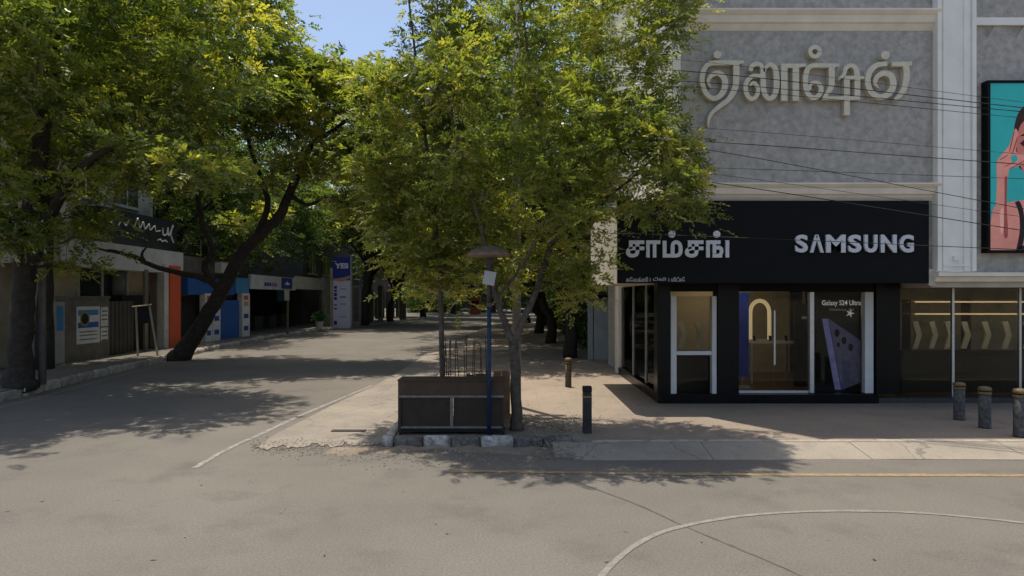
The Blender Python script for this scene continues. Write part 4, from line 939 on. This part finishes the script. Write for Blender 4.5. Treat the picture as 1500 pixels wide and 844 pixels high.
for px, py, h, lb in ((1405, 615, .735, 'round dark stone bollard closest to the neighbouring shop glass'), (1442.5, 627, .76, 'round dark stone bollard between its two neighbours'), (1494, 640, .83, 'round dark stone bollard at the edge of the apron')):
    g = G(px, py, ZP); bollard('bollard', lb, tuple(g), h, .098, False, m_bol)
# crate of boards and tree guard behind the counter
yc_ = 12.55
cr = thing('wooden_crate', 'broken crate of orange brown boards behind the counter', 'crate', (fx(730, yc_), yc_, ZP))
m_brd = mat('orange_board', (.20, .105, .05), .8, 6, .35); m_brd2 = mat('dull_board', (.13, .085, .05), .8, 6, .35)
for a, c, y0, mm, dy in ((684, 696, 549, m_brd2, 0), (696.6, 711, 548, m_brd2, .01), (723, 734, 544, m_brd, 0), (734.5, 746.5, 543, m_brd, .012)):
    MB().box(fx(a, yc_), fx(c, yc_), yc_ + dy, yc_ + dy + .03, ZP + .005, fz(y0, yc_)).build('board', mm, cr)
for y0 in (556, 590): MB().box(fx(683, yc_), fx(747, yc_), yc_ + .045, yc_ + .07, fz(y0 + 5, yc_), fz(y0, yc_)).build('batten', m_brd2, cr)
for a in (683, 744): MB().box(fx(a, yc_), fx(a + 3, yc_), yc_ + .071, yc_ + .5, ZP + .005, fz(550, yc_)).build('side_board', m_brd2, cr)
yg_ = 12.3; gxc = fx(682, yg_)
tg = thing('tree_guard', 'rusty cage of thin iron rods around the slender young tree', 'tree guard', (gxc, yg_, ZP))
m_rod = mat('rusty_rod', (.075, .05, .035), .8, 12, .4)
for k in range(16):
    a = k * math.pi / 8; x = gxc + .42 * math.cos(a); y = yg_ + .30 * math.sin(a); h = fz(random.uniform(486, 512), yg_)
    MB().tube([(x, y, ZP), (x + random.uniform(-.02, .02), y, h * .6), (x + random.uniform(-.05, .05), y + random.uniform(-.03, .03), h)], .009, 5).build('rod', m_rod, tg)
for z in (.35, .75, 1.05):
    MB().tube([(gxc + .425 * math.cos(k * math.pi / 12), yg_ + .305 * math.sin(k * math.pi / 12), z) for k in range(25)], .008, 5).build('hoop', m_rod, tg)
# utility pole by the far footpath and pipe
up = thing('utility_pole', 'grey utility pole standing beside the thick tree trunk on the footpath', 'pole', (fx(62, 16.9), 16.9, ZL))
MB().tube([(fx(62, 16.9), 16.9, ZL), (fx(61.5, 16.9), 16.9, 9.5)], [.09, .065], 12).build('shaft', mat('concrete_pole', (.15, .145, .13), .85, 5, .25), up, smooth=True)
MB().tube([(fx(47, 16.9), 16.9, ZL), (fx(47, 16.9), 16.9, fz(412, 16.9))], .05, 10).build('pipe', m_doorw, up); MB().box(fx(44, 16.9), fx(66, 16.9), 16.84, 16.97, 1.55, 1.6).build('clamp', m_lgrey, up)
# flower pot, car far off
fp = thing('potted_plant', 'leafy green plant in a pale pot beside the totem', 'plant', (fx(468, 47), 47, ZL))
MB().lathe((fx(468, 47), 47, ZL), [(.2, 0), (.3, .5), (.33, .52)], 14).build('pot', m_poster, fp)
V = []; Fc = []
for _ in range(260):
    a, b_ = random.uniform(0, 6.28), random.uniform(.1, 1.4); d = Vector((math.cos(a) * math.cos(b_), math.sin(a) * math.cos(b_), math.sin(b_))); r = random.uniform(.2, 1.0)
    c = Vector((fx(468, 47), 47, ZL + .5)) + d * r * Vector((.6, .6, 1.5)).length * .5; u = d.cross(Vector((0, 0, 1))).normalized() * .06; k = len(V)
    V += [tuple(c - d * .12 - Vector((fx(468, 47), 47, ZL))), tuple(c + u - Vector((fx(468, 47), 47, ZL))), tuple(c + d * .14 - Vector((fx(468, 47), 47, ZL))), tuple(c - u - Vector((fx(468, 47), 47, ZL)))]; Fc.append((k, k+1, k+2, k+3))
me = bpy.data.meshes.new('leaves'); me.from_pydata(V, [], Fc); me.update(); link('leaves', me, mat('pot_leaves', (.04, .11, .03), .6, 2, .4), fp)

def car(label, x, y, col):
    c = thing('parked_car', label, 'car', (x, y, 0)); mb = MB()
    prof = [(-2.0, .35), (-2.05, .75), (-1.9, .92), (-1.35, .98), (-.9, 1.42), (.7, 1.46), (1.35, 1.0), (1.95, .9), (2.08, .65), (2.05, .35)]
    mb.prism([(x - .82, y + a, z) for a, z in prof], (1.64, 0, 0)).build('body', col, c, bevel=.06)
    MB().prism([(x - .66, y - 1.30, 1.03), (x + .66, y - 1.30, 1.03), (x + .58, y - .98, 1.38), (x - .58, y - .98, 1.38)], (0, -.03, .02)).build('rear_window', m_darkglass, c)
    for s in (-1, 1):
        MB().prism([(x + s * .822, y + a, z) for a, z in ((-1.2, 1.02), (-.85, 1.36), (.6, 1.38), (1.1, 1.02))], (s * .012, 0, 0)).build('side_window', m_darkglass, c)
        for yy in (-1.3, 1.3):
            MB().tube([(x + s * .66, y + yy, .32), (x + s * .85, y + yy, .32)], .32, 18).build('wheel', m_dkint, c)
        MB().box(x + s * .62 - .13, x + s * .62 + .13, y - 2.07, y - 2.03, .7, .85).build('tail_light', mat('tail_red', (.35, .02, .02), .3), c)
    MB().box(x - .8, x + .8, y - 2.14, y - 2.06, .36, .58).build('bumper', m_dkint, c, bevel=.02)
car('pale lavender parked car seen through the forked trunk', .9, 62, mat('lavender_paint', (.42, .40, .47), .3, 2, .05, coat=.5))
aw = thing('orange_kiosk', 'small orange kiosk far down the shaded street', 'kiosk', (fx(695, 95), 95, 0))
MB().box(fx(688, 95), fx(704, 95), 95, 96.5, 0, 2.6).build('body', mat('orange_kiosk', (.42, .13, .06), .7, 2, .2), aw); MB().box(fx(686, 95), fx(706, 95), 94.4, 97, 2.601, 2.75).build('roof', m_dkint, aw); MB().box(fx(691, 95), fx(701, 95), 94.95, 94.998, 1.1, 2.0).build('hatch', m_dkint, aw)

# overhead cables, strung across the junction
m_cab = mat('black_cable', (.012, .012, .012), .6)
CB = [(88, 150, 12.2, 'highest thin'), (104, 158, 12.3, 'second highest'), (119, 164, 12.1, 'upper'), (127, 173, 12.4, 'slightly slack upper'), (186, 226, 11.8, 'middle'), (206, 241, 11.9, 'lower middle'), (214, 306, 11.5, 'steeply slanting'), (245, 262, 12.0, 'level'), (250, 318, 11.6, 'lower slanting'), (262, 338, 11.4, 'lowest slanting'), (345, 366, 12.9, 'faint lowest')]
cp = thing('cable_pole', 'concrete cable pole hidden behind the forked island tree', 'pole', (.1, 14.0, ZP))
MB().tube([(.1, 14.0, ZP), (.1, 14.0, 9.2)], [.10, .07], 12).build('shaft', mat('concrete_pole', (.15, .145, .13)), cp, smooth=True)
MB().box(-.25, .45, 13.93, 14.07, 8.6, 8.68).build('cross_arm', m_lgrey, cp); MB().box(-.2, .4, 13.93, 14.07, 6.4, 6.48).build('cross_arm', m_lgrey, cp)
for k, (a, c, Y, nm) in enumerate(CB):
    p0, p1 = P(1000, a, 12.6 - .02 * k), P(1500, c, 10.7); st = Vector((.1, 13.9, p0.z + (p0.z - p1.z) * .35 + .1)); en = p1 + (p1 - p0) * 1.2
    q0 = catmull([tuple(st), tuple(p0), tuple(p1), tuple(en)], 10)
    tag(MB().tube([tuple(q) for q in q0], .004 + .0012 * (k * 7 % 4), 5, cap=False).build('overhead_cable', m_cab), '%s black overhead cable crossing before the stone facade' % nm, 'cable', 'cables over the junction')

# ------------------------------------------------------------------ trees
def norm(a): return a / np.maximum(1e-9, np.linalg.norm(a, axis=-1, keepdims=True))
def leaf_mesh(tp, td, tl, tt, pairs, ll, lw, droop, r):
    """pinnate twigs: tp start, td direction, tl length, tt tone -> quads (V, tone)"""
    T = len(tp); up = np.array([0, 0, 1.0])
    upj = norm(up + r.normal(0, .55, (T, 3)))
    side = norm(np.cross(td, upj)); nrm = norm(np.cross(side, td))
    out = []; tones = []; tsz = r.uniform(.65, 1.35, T)
    for k in range(pairs + 1):
        t = .12 + .88 * k / pairs
        base = tp + td * (tl * t)[:, None] - up * (droop * tl * t * t)[:, None]
        for s in ((-1, 1) if k < pairs else (0,)):
            jit = r.normal(0, .22, (T, 3))
            d = norm(td * (.55 if s else 1.0) + side * (s * .85) + jit - up * .18)
            wd = norm(np.cross(d, nrm + r.normal(0, .35, (T, 3))))
            l = (ll * tsz * r.uniform(.75, 1.2, T) * (1 - .35 * abs(t - .5)))[:, None]; hw = (lw * r.uniform(.8, 1.2, T) / 2)[:, None]
            out.append(np.stack([base, base + d * l * .42 + wd * hw, base + d * l, base + d * l * .42 - wd * hw], 1))
            tones.append(np.clip(tt + r.normal(0, .09, T), 0, 1))
    V = np.concatenate(out, 0); return V, np.concatenate(tones)
def quads_object(name, V, tone, m, parent):
    n = len(V); me = bpy.data.meshes.new(name); co = (V.reshape(-1, 3) - np.array(org(parent))).astype('f')
    me.vertices.add(4 * n); me.vertices.foreach_set('co', co.ravel())
    me.loops.add(4 * n); me.loops.foreach_set('vertex_index', np.arange(4 * n, dtype='i'))
    me.polygons.add(n); me.polygons.foreach_set('loop_start', np.arange(0, 4 * n, 4, dtype='i')); me.polygons.foreach_set('loop_total', np.full(n, 4, 'i'))
    me.update(calc_edges=True)
    at = me.attributes.new('tone', 'FLOAT', 'FACE'); at.data.foreach_set('value', tone.astype('f'))
    return link(name, me, m, parent)

def make_tree(name, label, base, limbs, blobs, nclump, twigs, pairs, tl, ll, lw, mleaf, mbark, seed, rc=.55, flat=.55, droop=.25, tone=.5, group=None, hollow=.45, keep=None):
    """limbs: lists of (x,y,z,radius); blobs: (cx,cy,cz,rx,ry,rz,weight) ellipsoids of the crown"""
    r = np.random.default_rng(seed)
    t = thing(name, label, 'tree', base, group)
    mb = MB(); nodes = []
    for l in limbs:
        pts = catmull([tuple(q) for q in l], 5)
        pts[1:-1, :3] += r.normal(0, .012, (len(pts) - 2, 3)) * np.clip(pts[1:-1, 3:4] * 8, .3, 1.5)
        mb.tube([p[:3] for p in pts], list(np.maximum(.006, pts[:, 3])), 10 if l[0][3] > .05 else 7)
        nodes += [tuple(p) for p in pts[len(pts) // 4:]]
    nodes = np.array(nodes)
    wts = np.array([b[3] * b[4] * b[5] * (b[6] if len(b) > 6 else 1.0) for b in blobs], float); wts /= wts.sum()
    cl = []
    ks = r.choice(len(blobs), nclump, p=wts)
    for k in ks:
        b = blobs[k]; d = norm(r.normal(0, 1, 3)); rad = (hollow + (1 - hollow) * r.random() ** .6) * (1.18 if r.random() < .15 else 1.0)
        q = (b[0] + b[3] * d[0] * rad, b[1] + b[4] * d[1] * rad, b[2] + b[5] * d[2] * rad)
        if keep is None or keep(CX + F * q[0] / q[1], HZ - F * (q[2] - CAMH) / q[1], q): cl.append(q)
    cl = np.array(cl); nclump = len(cl)
    # thin boughs: each clump hangs on a limb node or on an earlier clump nearer the limbs
    dn = np.linalg.norm(cl[:, None, :] - nodes[None, :, :3], axis=2); order = np.argsort(dn.min(1))
    srcs = [tuple(q) for q in nodes]
    S = np.array([q[:3] for q in srcs]); R = np.array([q[3] for q in srcs])
    for i in order:
        c = cl[i]; dd = np.linalg.norm(S - c, axis=1) + .6 * np.maximum(0, S[:, 2] - c[2]); j = int(np.argmin(dd)); s = S[j]; r0 = float(min(R[j] * .7, .012 + .012 * dd[j]))
        mid = (s + c) / 2 + r.normal(0, .08, 3) * min(1.5, dd[j]) + np.array([0, 0, .06 * dd[j]])
        mb.tube([s, mid, c], [r0, r0 * .75, max(.004, r0 * .45)], 5, cap=False)
        S = np.vstack([S, mid, c]); R = np.append(R, [r0 * .75, max(.006, r0 * .45)])
    mb.build('trunk', mbark, t, smooth=True)
    # twigs around each clump
    n = nclump * twigs; ci = np.repeat(np.arange(nclump), twigs); size = rc * r.uniform(.6, 1.35, nclump)[ci]
    off = r.normal(0, .5, (n, 3)) * size[:, None] * np.array([1, 1, flat])
    p = cl[ci] + off
    d = norm(off * np.array([1, 1, .6]) + r.normal(0, .22, (n, 3)) * size[:, None] + np.array([0, 0, .05]))
    ctone = np.clip(r.normal(tone, .24, nclump), 0, 1)[ci]
    zrel = (cl[ci][:, 2] - cl[:, 2].min()) / max(.1, np.ptp(cl[:, 2]))
    V, tn = leaf_mesh(p, d, tl * r.uniform(.6, 1.2, n), np.clip(ctone + r.normal(0, .1, n), 0, 1), pairs, ll, lw, droop, r)
    quads_object('crown', V, tn, mleaf, t)
    return t
def lim(l, ): return [(*P(a, b, Y), rr) for a, b, Y, rr in l]
def blob(px, py, rx, ry, Y, dy, wt=None):
    c = P(px, py, Y); q = (c.x, c.y, c.z, rx / F * Y, dy, ry / F * Y); return q + ((wt,) if wt else ())

# forked tree on the island
make_tree('island_tree', 'forked leafy tree growing from the soil bed behind the lamp', (0.09, 11.5, ZP), [
    [(0.09, 11.5, ZP - .05, .15), (0.085, 11.5, .35, .105), (0.07, 11.5, 1.0, .092), (0.03, 11.5, 1.66, .09)],
    lim([(752, 505, 11.5, .075), (739, 472, 11.5, .06), (727, 435, 11.45, .052), (715, 375, 11.4, .045), (692, 285, 11.3, .034), (668, 200, 11.2, .026), (650, 110, 11.1, .02), (640, 0, 11.1, .012)]),
    lim([(752, 505, 11.5, .08), (766, 470, 11.5, .065), (786, 425, 11.6, .058), (806, 360, 11.7, .052), (830, 290, 11.7, .046), (850, 220, 11.8, .04), (866, 130, 11.9, .032), (880, 40, 12, .026), (890, -80, 12, .016)]),
    lim([(806, 360, 11.7, .04), (850, 318, 11.4, .032), (915, 270, 11.0, .026), (975, 215, 10.8, .018)]),
    lim([(830, 290, 11.7, .034), (800, 200, 11.3, .028), (775, 90, 11.1, .022), (760, -40, 11.1, .014)]),
    lim([(728, 438, 11.45, .034), (770, 380, 11.0, .024), (810, 300, 10.6, .018)])],
    [blob(880, 110, 135, 140, 11.8, 1.5), blob(760, 300, 130, 90, 11.2, 1.4), blob(935, 275, 95, 85, 11.2, 1.2), blob(835, 365, 95, 50, 11.5, 1.1), blob(675, 315, 85, 70, 11.9, 1.0), blob(720, 110, 110, 130, 11.3, 1.4), blob(890, -70, 130, 90, 12, 1.3, .7), blob(740, -60, 120, 70, 11.4, 1.1, .6), blob(690, 375, 85, 40, 12.6, .8), blob(790, 398, 75, 32, 11.6, .9), blob(615, 350, 60, 50, 12, .9), blob(985, 240, 48, 75, 10.6, .9), blob(955, 296, 55, 34, 11.2, .8), blob(880, 200, 110, 80, 10.6, .9)] + [blob(a, b, 30, 32, Y, .4, 9) for a, b, Y in ((552, 262, 12), (570, 335, 12.3), (605, 392, 12.5), (648, 412, 12.6), (725, 412, 12.8), (855, 412, 11.6), (900, 360, 11.2), (1000, 295, 10.8), (1010, 230, 10.7), (975, 150, 11), (985, 45, 11.6), (985, 0, 11.8), (560, 130, 12), (935, 190, 10.4), (790, 250, 10.3), (700, 230, 10.4), (850, 320, 10.4))],
    460, 20, 6, .27, .096, .037, m_leaf_near, m_bark, 11, rc=.33, flat=.6, tone=.52, keep=lambda px, py, q: not (px > 880 and py > 318) and not (px > 985 and 50 < py < 205) and not (px > 1015) and not (px < 795 and py > 330 and q[1] < 11.7) and not (630 < px < 800 and py > 285 and q[1] < 11.3))
# slender tree inside the rod cage
make_tree('young_tree', 'slender straight young tree rising from the rod cage', (-1.33, 12.3, ZP), [
    [(-1.33, 12.3, ZP - .05, .065), (-1.34, 12.3, .8, .055), (-1.36, 12.3, 2.3, .05)] + lim([(640, 350, 12.3, .045), (630, 260, 12.3, .04), (622, 190, 12.3, .034), (612, 110, 12.3, .026), (600, 10, 12.3, .018), (592, -70, 12.3, .01)]),
    lim([(632, 275, 12.3, .03), (655, 210, 12.2, .024), (668, 120, 12.2, .018)]), lim([(636, 310, 12.3, .026), (600, 260, 12.4, .018), (570, 215, 12.5, .012)])],
    [blob(620, 40, 70, 100, 12.3, 1.0), blob(600, 190, 75, 80, 12.4, 1.0), blob(650, 120, 60, 90, 12.2, .9), blob(590, 320, 50, 55, 12.4, .8), blob(600, -80, 70, 60, 12.3, .9)],
    150, 20, 6, .27, .096, .037, m_leaf_near, m_bark, 12, rc=.33, flat=.65, tone=.46, keep=lambda px, py, q: not (px < 600 and py < 95))
# leaning tree on the far footpath
make_tree('leaning_tree', 'thick dark tree leaning over the road from the far footpath', (-13.2, 25.6, ZL), [
    lim([(258, 530, 25.6, .46), (272, 510, 25.6, .36), (295, 475, 25.5, .30), (325, 425, 25.4, .27), (352, 375, 25.2, .23), (380, 345, 25, .22), (408, 318, 24.8, .19), (428, 275, 24.6, .16), (455, 215, 24.4, .12), (490, 190, 24.2, .08), (540, 150, 24, .05)]),
    lim([(325, 425, 25.4, .17), (300, 408, 25.2, .14), (262, 400, 25, .11), (225, 390, 24.8, .095), (195, 375, 24.6, .085), (145, 364, 24.4, .06)]),
    lim([(212, 386, 24.7, .07), (208, 372, 24.7, .05), (215, 362, 24.7, .03)]),
    lim([(312, 412, 25.3, .13), (300, 390, 25.2, .12), (312, 365, 25.1, .11), (296, 325, 25, .10), (290, 270, 24.8, .085), (300, 190, 24.6, .07), (280, 100, 24.4, .05)]),
    lim([(375, 350, 25, .14), (392, 300, 25, .11), (380, 255, 25, .09), (360, 190, 25, .07), (350, 90, 25, .05)]),
    lim([(425, 285, 24.6, .1), (450, 300, 24.4, .06), (480, 290, 24.2, .05), (510, 300, 24, .03)])],
    [blob(330, 60, 150, 120, 25, 3.6), blob(470, 170, 95, 85, 24.3, 3.0), blob(520, 270, 60, 55, 24, 2.2), blob(250, 190, 110, 75, 23.5, 3.0), blob(400, 120, 90, 80, 24, 2.6), blob(410, 255, 60, 30, 23.5, 1.8), blob(545, 190, 55, 80, 24.2, 2.4), blob(520, 122, 70, 42, 24.5, 2.2, 1.4), blob(380, 320, 60, 22, 28, 1.6), blob(300, -80, 170, 80, 25, 3.5, .45)],
    430, 23, 5, .52, .21, .088, m_leaf_left, m_bark_dark, 13, rc=.66, flat=.36, tone=.56, droop=.3, keep=lambda px, py, q: not (px > 415 and py < 78) and not (px < 300 and py > 275))
# thick tree at the end of the far footpath
make_tree('spreading_tree', 'thick trunked spreading tree beside the grey utility pole', (-12.6, 16.5, ZL), [
    [(-12.65, 16.5, ZL - .05, .42), (-12.66, 16.5, .8, .29), (-12.58, 16.5, 2.0, .25), (-12.45, 16.4, 3.2, .25), (-12.1, 16.2, 4.6, .21), (-11.6, 15.8, 6.4, .18), (-11.0, 15.4, 8.4, .12), (-10.6, 15.2, 10.5, .07)],
    [(-12.4, 16.4, 3.2, .2), (-11.6, 15.9, 4.2, .14), (-10.5, 15.2, 5.2, .10), (-9.2, 14.6, 5.9, .07), (-8.0, 14.4, 6.2, .04)],
    [(-12.3, 16.4, 3.6, .2), (-12.6, 15.4, 4.8, .13), (-12.3, 14.2, 6.0, .09), (-11.8, 13.2, 7.2, .05)],
    [(-12.0, 16.2, 4.8, .16), (-11.4, 17.4, 6.2, .11), (-10.4, 18.6, 7.6, .08), (-9.0, 19.6, 8.6, .05)],
    [(-12.4, 16.4, 3.4, .13), (-13.4, 17.4, 4.6, .1), (-14.4, 18.2, 6, .06)]],
    [blob(90, 60, 200, 150, 16.2, 3.4), blob(240, 250, 130, 45, 15.2, 2.4), blob(60, 300, 120, 60, 16.5, 2.6), blob(120, 200, 170, 80, 15.5, 3.0), blob(30, 375, 75, 38, 15.6, 1.6), blob(80, 325, 85, 50, 15.0, 1.8), blob(160, -110, 220, 90, 16.4, 3.2, .4), (-11.5, 12.2, 8.2, 2.6, 2.4, 1.6), (-8.2, 15.8, 8.6, 2.2, 2.6, 1.5), (-14.5, 19.5, 7.5, 2.5, 2.5, 1.6)],
    450, 20, 6, .42, .15, .060, m_leaf_left, m_bark_dark, 14, rc=.58, flat=.28, tone=.44, droop=.32, keep=lambda px, py, q: not (px > 405 and py < 90) and not (px > 150 and py > 272))

# street trees farther on, each grown the same way with its own seed
def street_tree(label, x, y, h, rad, seed, z0=ZL, base_h=None, n=260, size=1.0, tone=.4, mleaf=None, lean=0.0, low=.36, keep=None):
    r = random.Random(seed); bh = base_h or h * .28
    tr = [(x, y, z0 - .05, .30 * size), (x + .05, y, z0 + bh * .5, .22 * size), (x + lean * .3 + .1, y, z0 + bh, .19 * size), (x + lean * .6 + r.uniform(-.3, .3), y, z0 + h * .6, .12 * size), (x + lean + r.uniform(-.4, .4), y, z0 + h * .9, .05)]
    limbs = [tr]
    for k in range(6):
        a = k * 1.05 + r.uniform(-.3, .3); q = r.uniform(.55, .9) * rad; zz = z0 + bh * r.uniform(.85, 1.3)
        limbs.append([(x + lean * .3 + .08, y, zz, .11 * size), (x + lean * .5 + q * .4 * math.cos(a), y + q * .4 * math.sin(a), zz + h * .14, .08 * size), (x + lean * .7 + q * math.cos(a), y + q * math.sin(a), zz + h * .30, .04)])
    bl = [(x + lean, y, z0 + h * (.66 if low < .5 else .76), rad, rad, h * (.33 if low < .5 else .22))]
    for k in range(6):
        a = r.uniform(0, 6.28); bl.append((x + lean * .8 + rad * .62 * math.cos(a), y + rad * .62 * math.sin(a), z0 + h * r.uniform(low, .8), rad * .5, rad * .5, h * .17))
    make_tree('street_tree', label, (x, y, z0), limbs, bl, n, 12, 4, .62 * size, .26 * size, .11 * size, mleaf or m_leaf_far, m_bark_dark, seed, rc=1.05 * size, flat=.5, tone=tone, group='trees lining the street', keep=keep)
street_tree('leafy shade tree added behind the grey utility pole by the compound wall', -15.0, 20.6, 15.0, 3.0, 20, n=200, tone=.45, mleaf=m_leaf_left, base_h=6.5, lean=.3, size=.9, low=.55)  # extra tree, added so its crown blocks sky light over the left shopfronts
street_tree('leafy tree with low boughs beside the wide pale cabinet', -13.0, 57.5, 16.0, 5.2, 22, n=330, size=1.0, tone=.5, mleaf=m_leaf_left, base_h=4.4, lean=1.2, low=.36, keep=lambda px, py, q: not (470 < px < 525 and py > 350))
street_tree('yard tree rising behind the low blue shop', -20.6, 35, 14, 4.6, 26, z0=0, n=260, tone=.42, base_h=5.0, lean=3.0, low=.49)
street_tree('yard tree rising behind the low open shop', -20.6, 43.5, 14, 4.8, 27, z0=0, n=260, tone=.38, base_h=5.0, lean=3.0, low=.49)
street_tree('leafy street tree on the footpath just past the totem sign', -12.3, 53.6, 18.0, 6.0, 21, n=330, size=1.15, tone=.5, mleaf=m_leaf_left, base_h=5.6, lean=.4, low=.42, keep=lambda px, py, q: not (px < 525 and py > 345))
street_tree('shady street tree among the utility cabinets', -11.9, 62.5, 15.0, 5.6, 23, n=260, size=1.2, base_h=3.0, lean=1.5)
street_tree('shady street tree by the gates of the far building', -10.4, 75, 15, 6.0, 24, n=240, size=1.35, base_h=2.6, lean=1.8)
street_tree('dense tree at the bend of the street', -8.2, 90, 15, 6.5, 25, n=240, size=1.5, base_h=2.6, lean=1.5)
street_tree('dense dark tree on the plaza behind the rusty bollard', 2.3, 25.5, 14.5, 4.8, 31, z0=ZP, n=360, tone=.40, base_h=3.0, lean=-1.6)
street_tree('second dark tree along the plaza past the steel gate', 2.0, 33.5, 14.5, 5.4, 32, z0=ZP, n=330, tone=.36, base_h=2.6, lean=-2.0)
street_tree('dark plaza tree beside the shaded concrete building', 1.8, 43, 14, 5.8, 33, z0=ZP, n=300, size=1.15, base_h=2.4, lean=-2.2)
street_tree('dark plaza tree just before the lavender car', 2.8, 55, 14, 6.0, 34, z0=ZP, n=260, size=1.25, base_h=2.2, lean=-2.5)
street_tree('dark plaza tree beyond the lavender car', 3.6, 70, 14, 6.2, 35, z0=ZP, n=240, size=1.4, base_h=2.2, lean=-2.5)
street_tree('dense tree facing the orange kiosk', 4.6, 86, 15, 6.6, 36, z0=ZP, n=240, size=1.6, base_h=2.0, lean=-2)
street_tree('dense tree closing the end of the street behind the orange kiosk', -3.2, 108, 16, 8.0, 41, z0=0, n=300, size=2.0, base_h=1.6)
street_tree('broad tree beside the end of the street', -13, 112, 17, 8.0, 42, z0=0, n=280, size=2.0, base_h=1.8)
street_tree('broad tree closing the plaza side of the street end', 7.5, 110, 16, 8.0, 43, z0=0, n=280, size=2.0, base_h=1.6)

# walls, hedges and houses that close the view at the bend
def hedge(label, x0, x1, y0, y1, h, seed, tone=.3):
    r = np.random.default_rng(seed); t = thing('hedge', label, 'hedge', ((x0 + x1) / 2, (y0 + y1) / 2, 0)); n = int(260 * ((x1 - x0) * (y1 - y0)) ** .5 * h / 2)
    p = np.stack([r.uniform(x0, x1, n), r.uniform(y0, y1, n), r.uniform(.1, h, n)], 1); d = norm(r.normal(0, 1, (n, 3)) + np.array([0, 0, .4]))
    V, tn = leaf_mesh(p, d, np.full(n, .45), np.clip(r.normal(tone, .15, n), 0, 1), 3, .24, .11, .3, r)
    quads_object('leaves', V, tn, m_leaf_far, t)
    for k in range(10): x, y = r.uniform(x0, x1), r.uniform(y0, y1); MB().tube([(x, y, 0), (x + .1, y, h * .5), (x + .2, y + .1, h * .9)], [.05, .035, .015], 6).build('stem', m_bark_dark, t)
hedge('dark hedge along the plaza before the concrete building', 3.5, 4.7, 28, 58, 2.6, 51)
hedge('dark hedge filling the bend of the street', -16, -8, 96, 100, 3.6, 52)
hedge('dark hedge behind the far plaza trees', 6.5, 9.5, 62, 90, 3.2, 53)
hedge('dark hedge across the end of the street', -12, 16, 114, 117, 4.5, 54)
eh = thing('end_building', 'dull brick house closing the far end of the street', 'building', (0, 140, 0))
MB().box(-34, 34, 138, 150, 0, 9).build('wall', mat('dull_brick', (.06, .045, .038), .9, 1, .3), eh)
MB().box(-34.4, 34.4, 137.6, 150.4, 9, 9.4).build('roof', m_gren, eh)
for k in range(14):
    for z in (1.4, 5.2):
        wo = MB().box(-31 + k * 4.6, -28.8 + k * 4.6, 137.9, 138.1, z, z + 2).build('window', m_darkglass, eh); MB().box(-31.1 + k * 4.6, -28.7 + k * 4.6, 137.75, 138.05, z - .15, z - .01).build('sill', m_gw, wo)
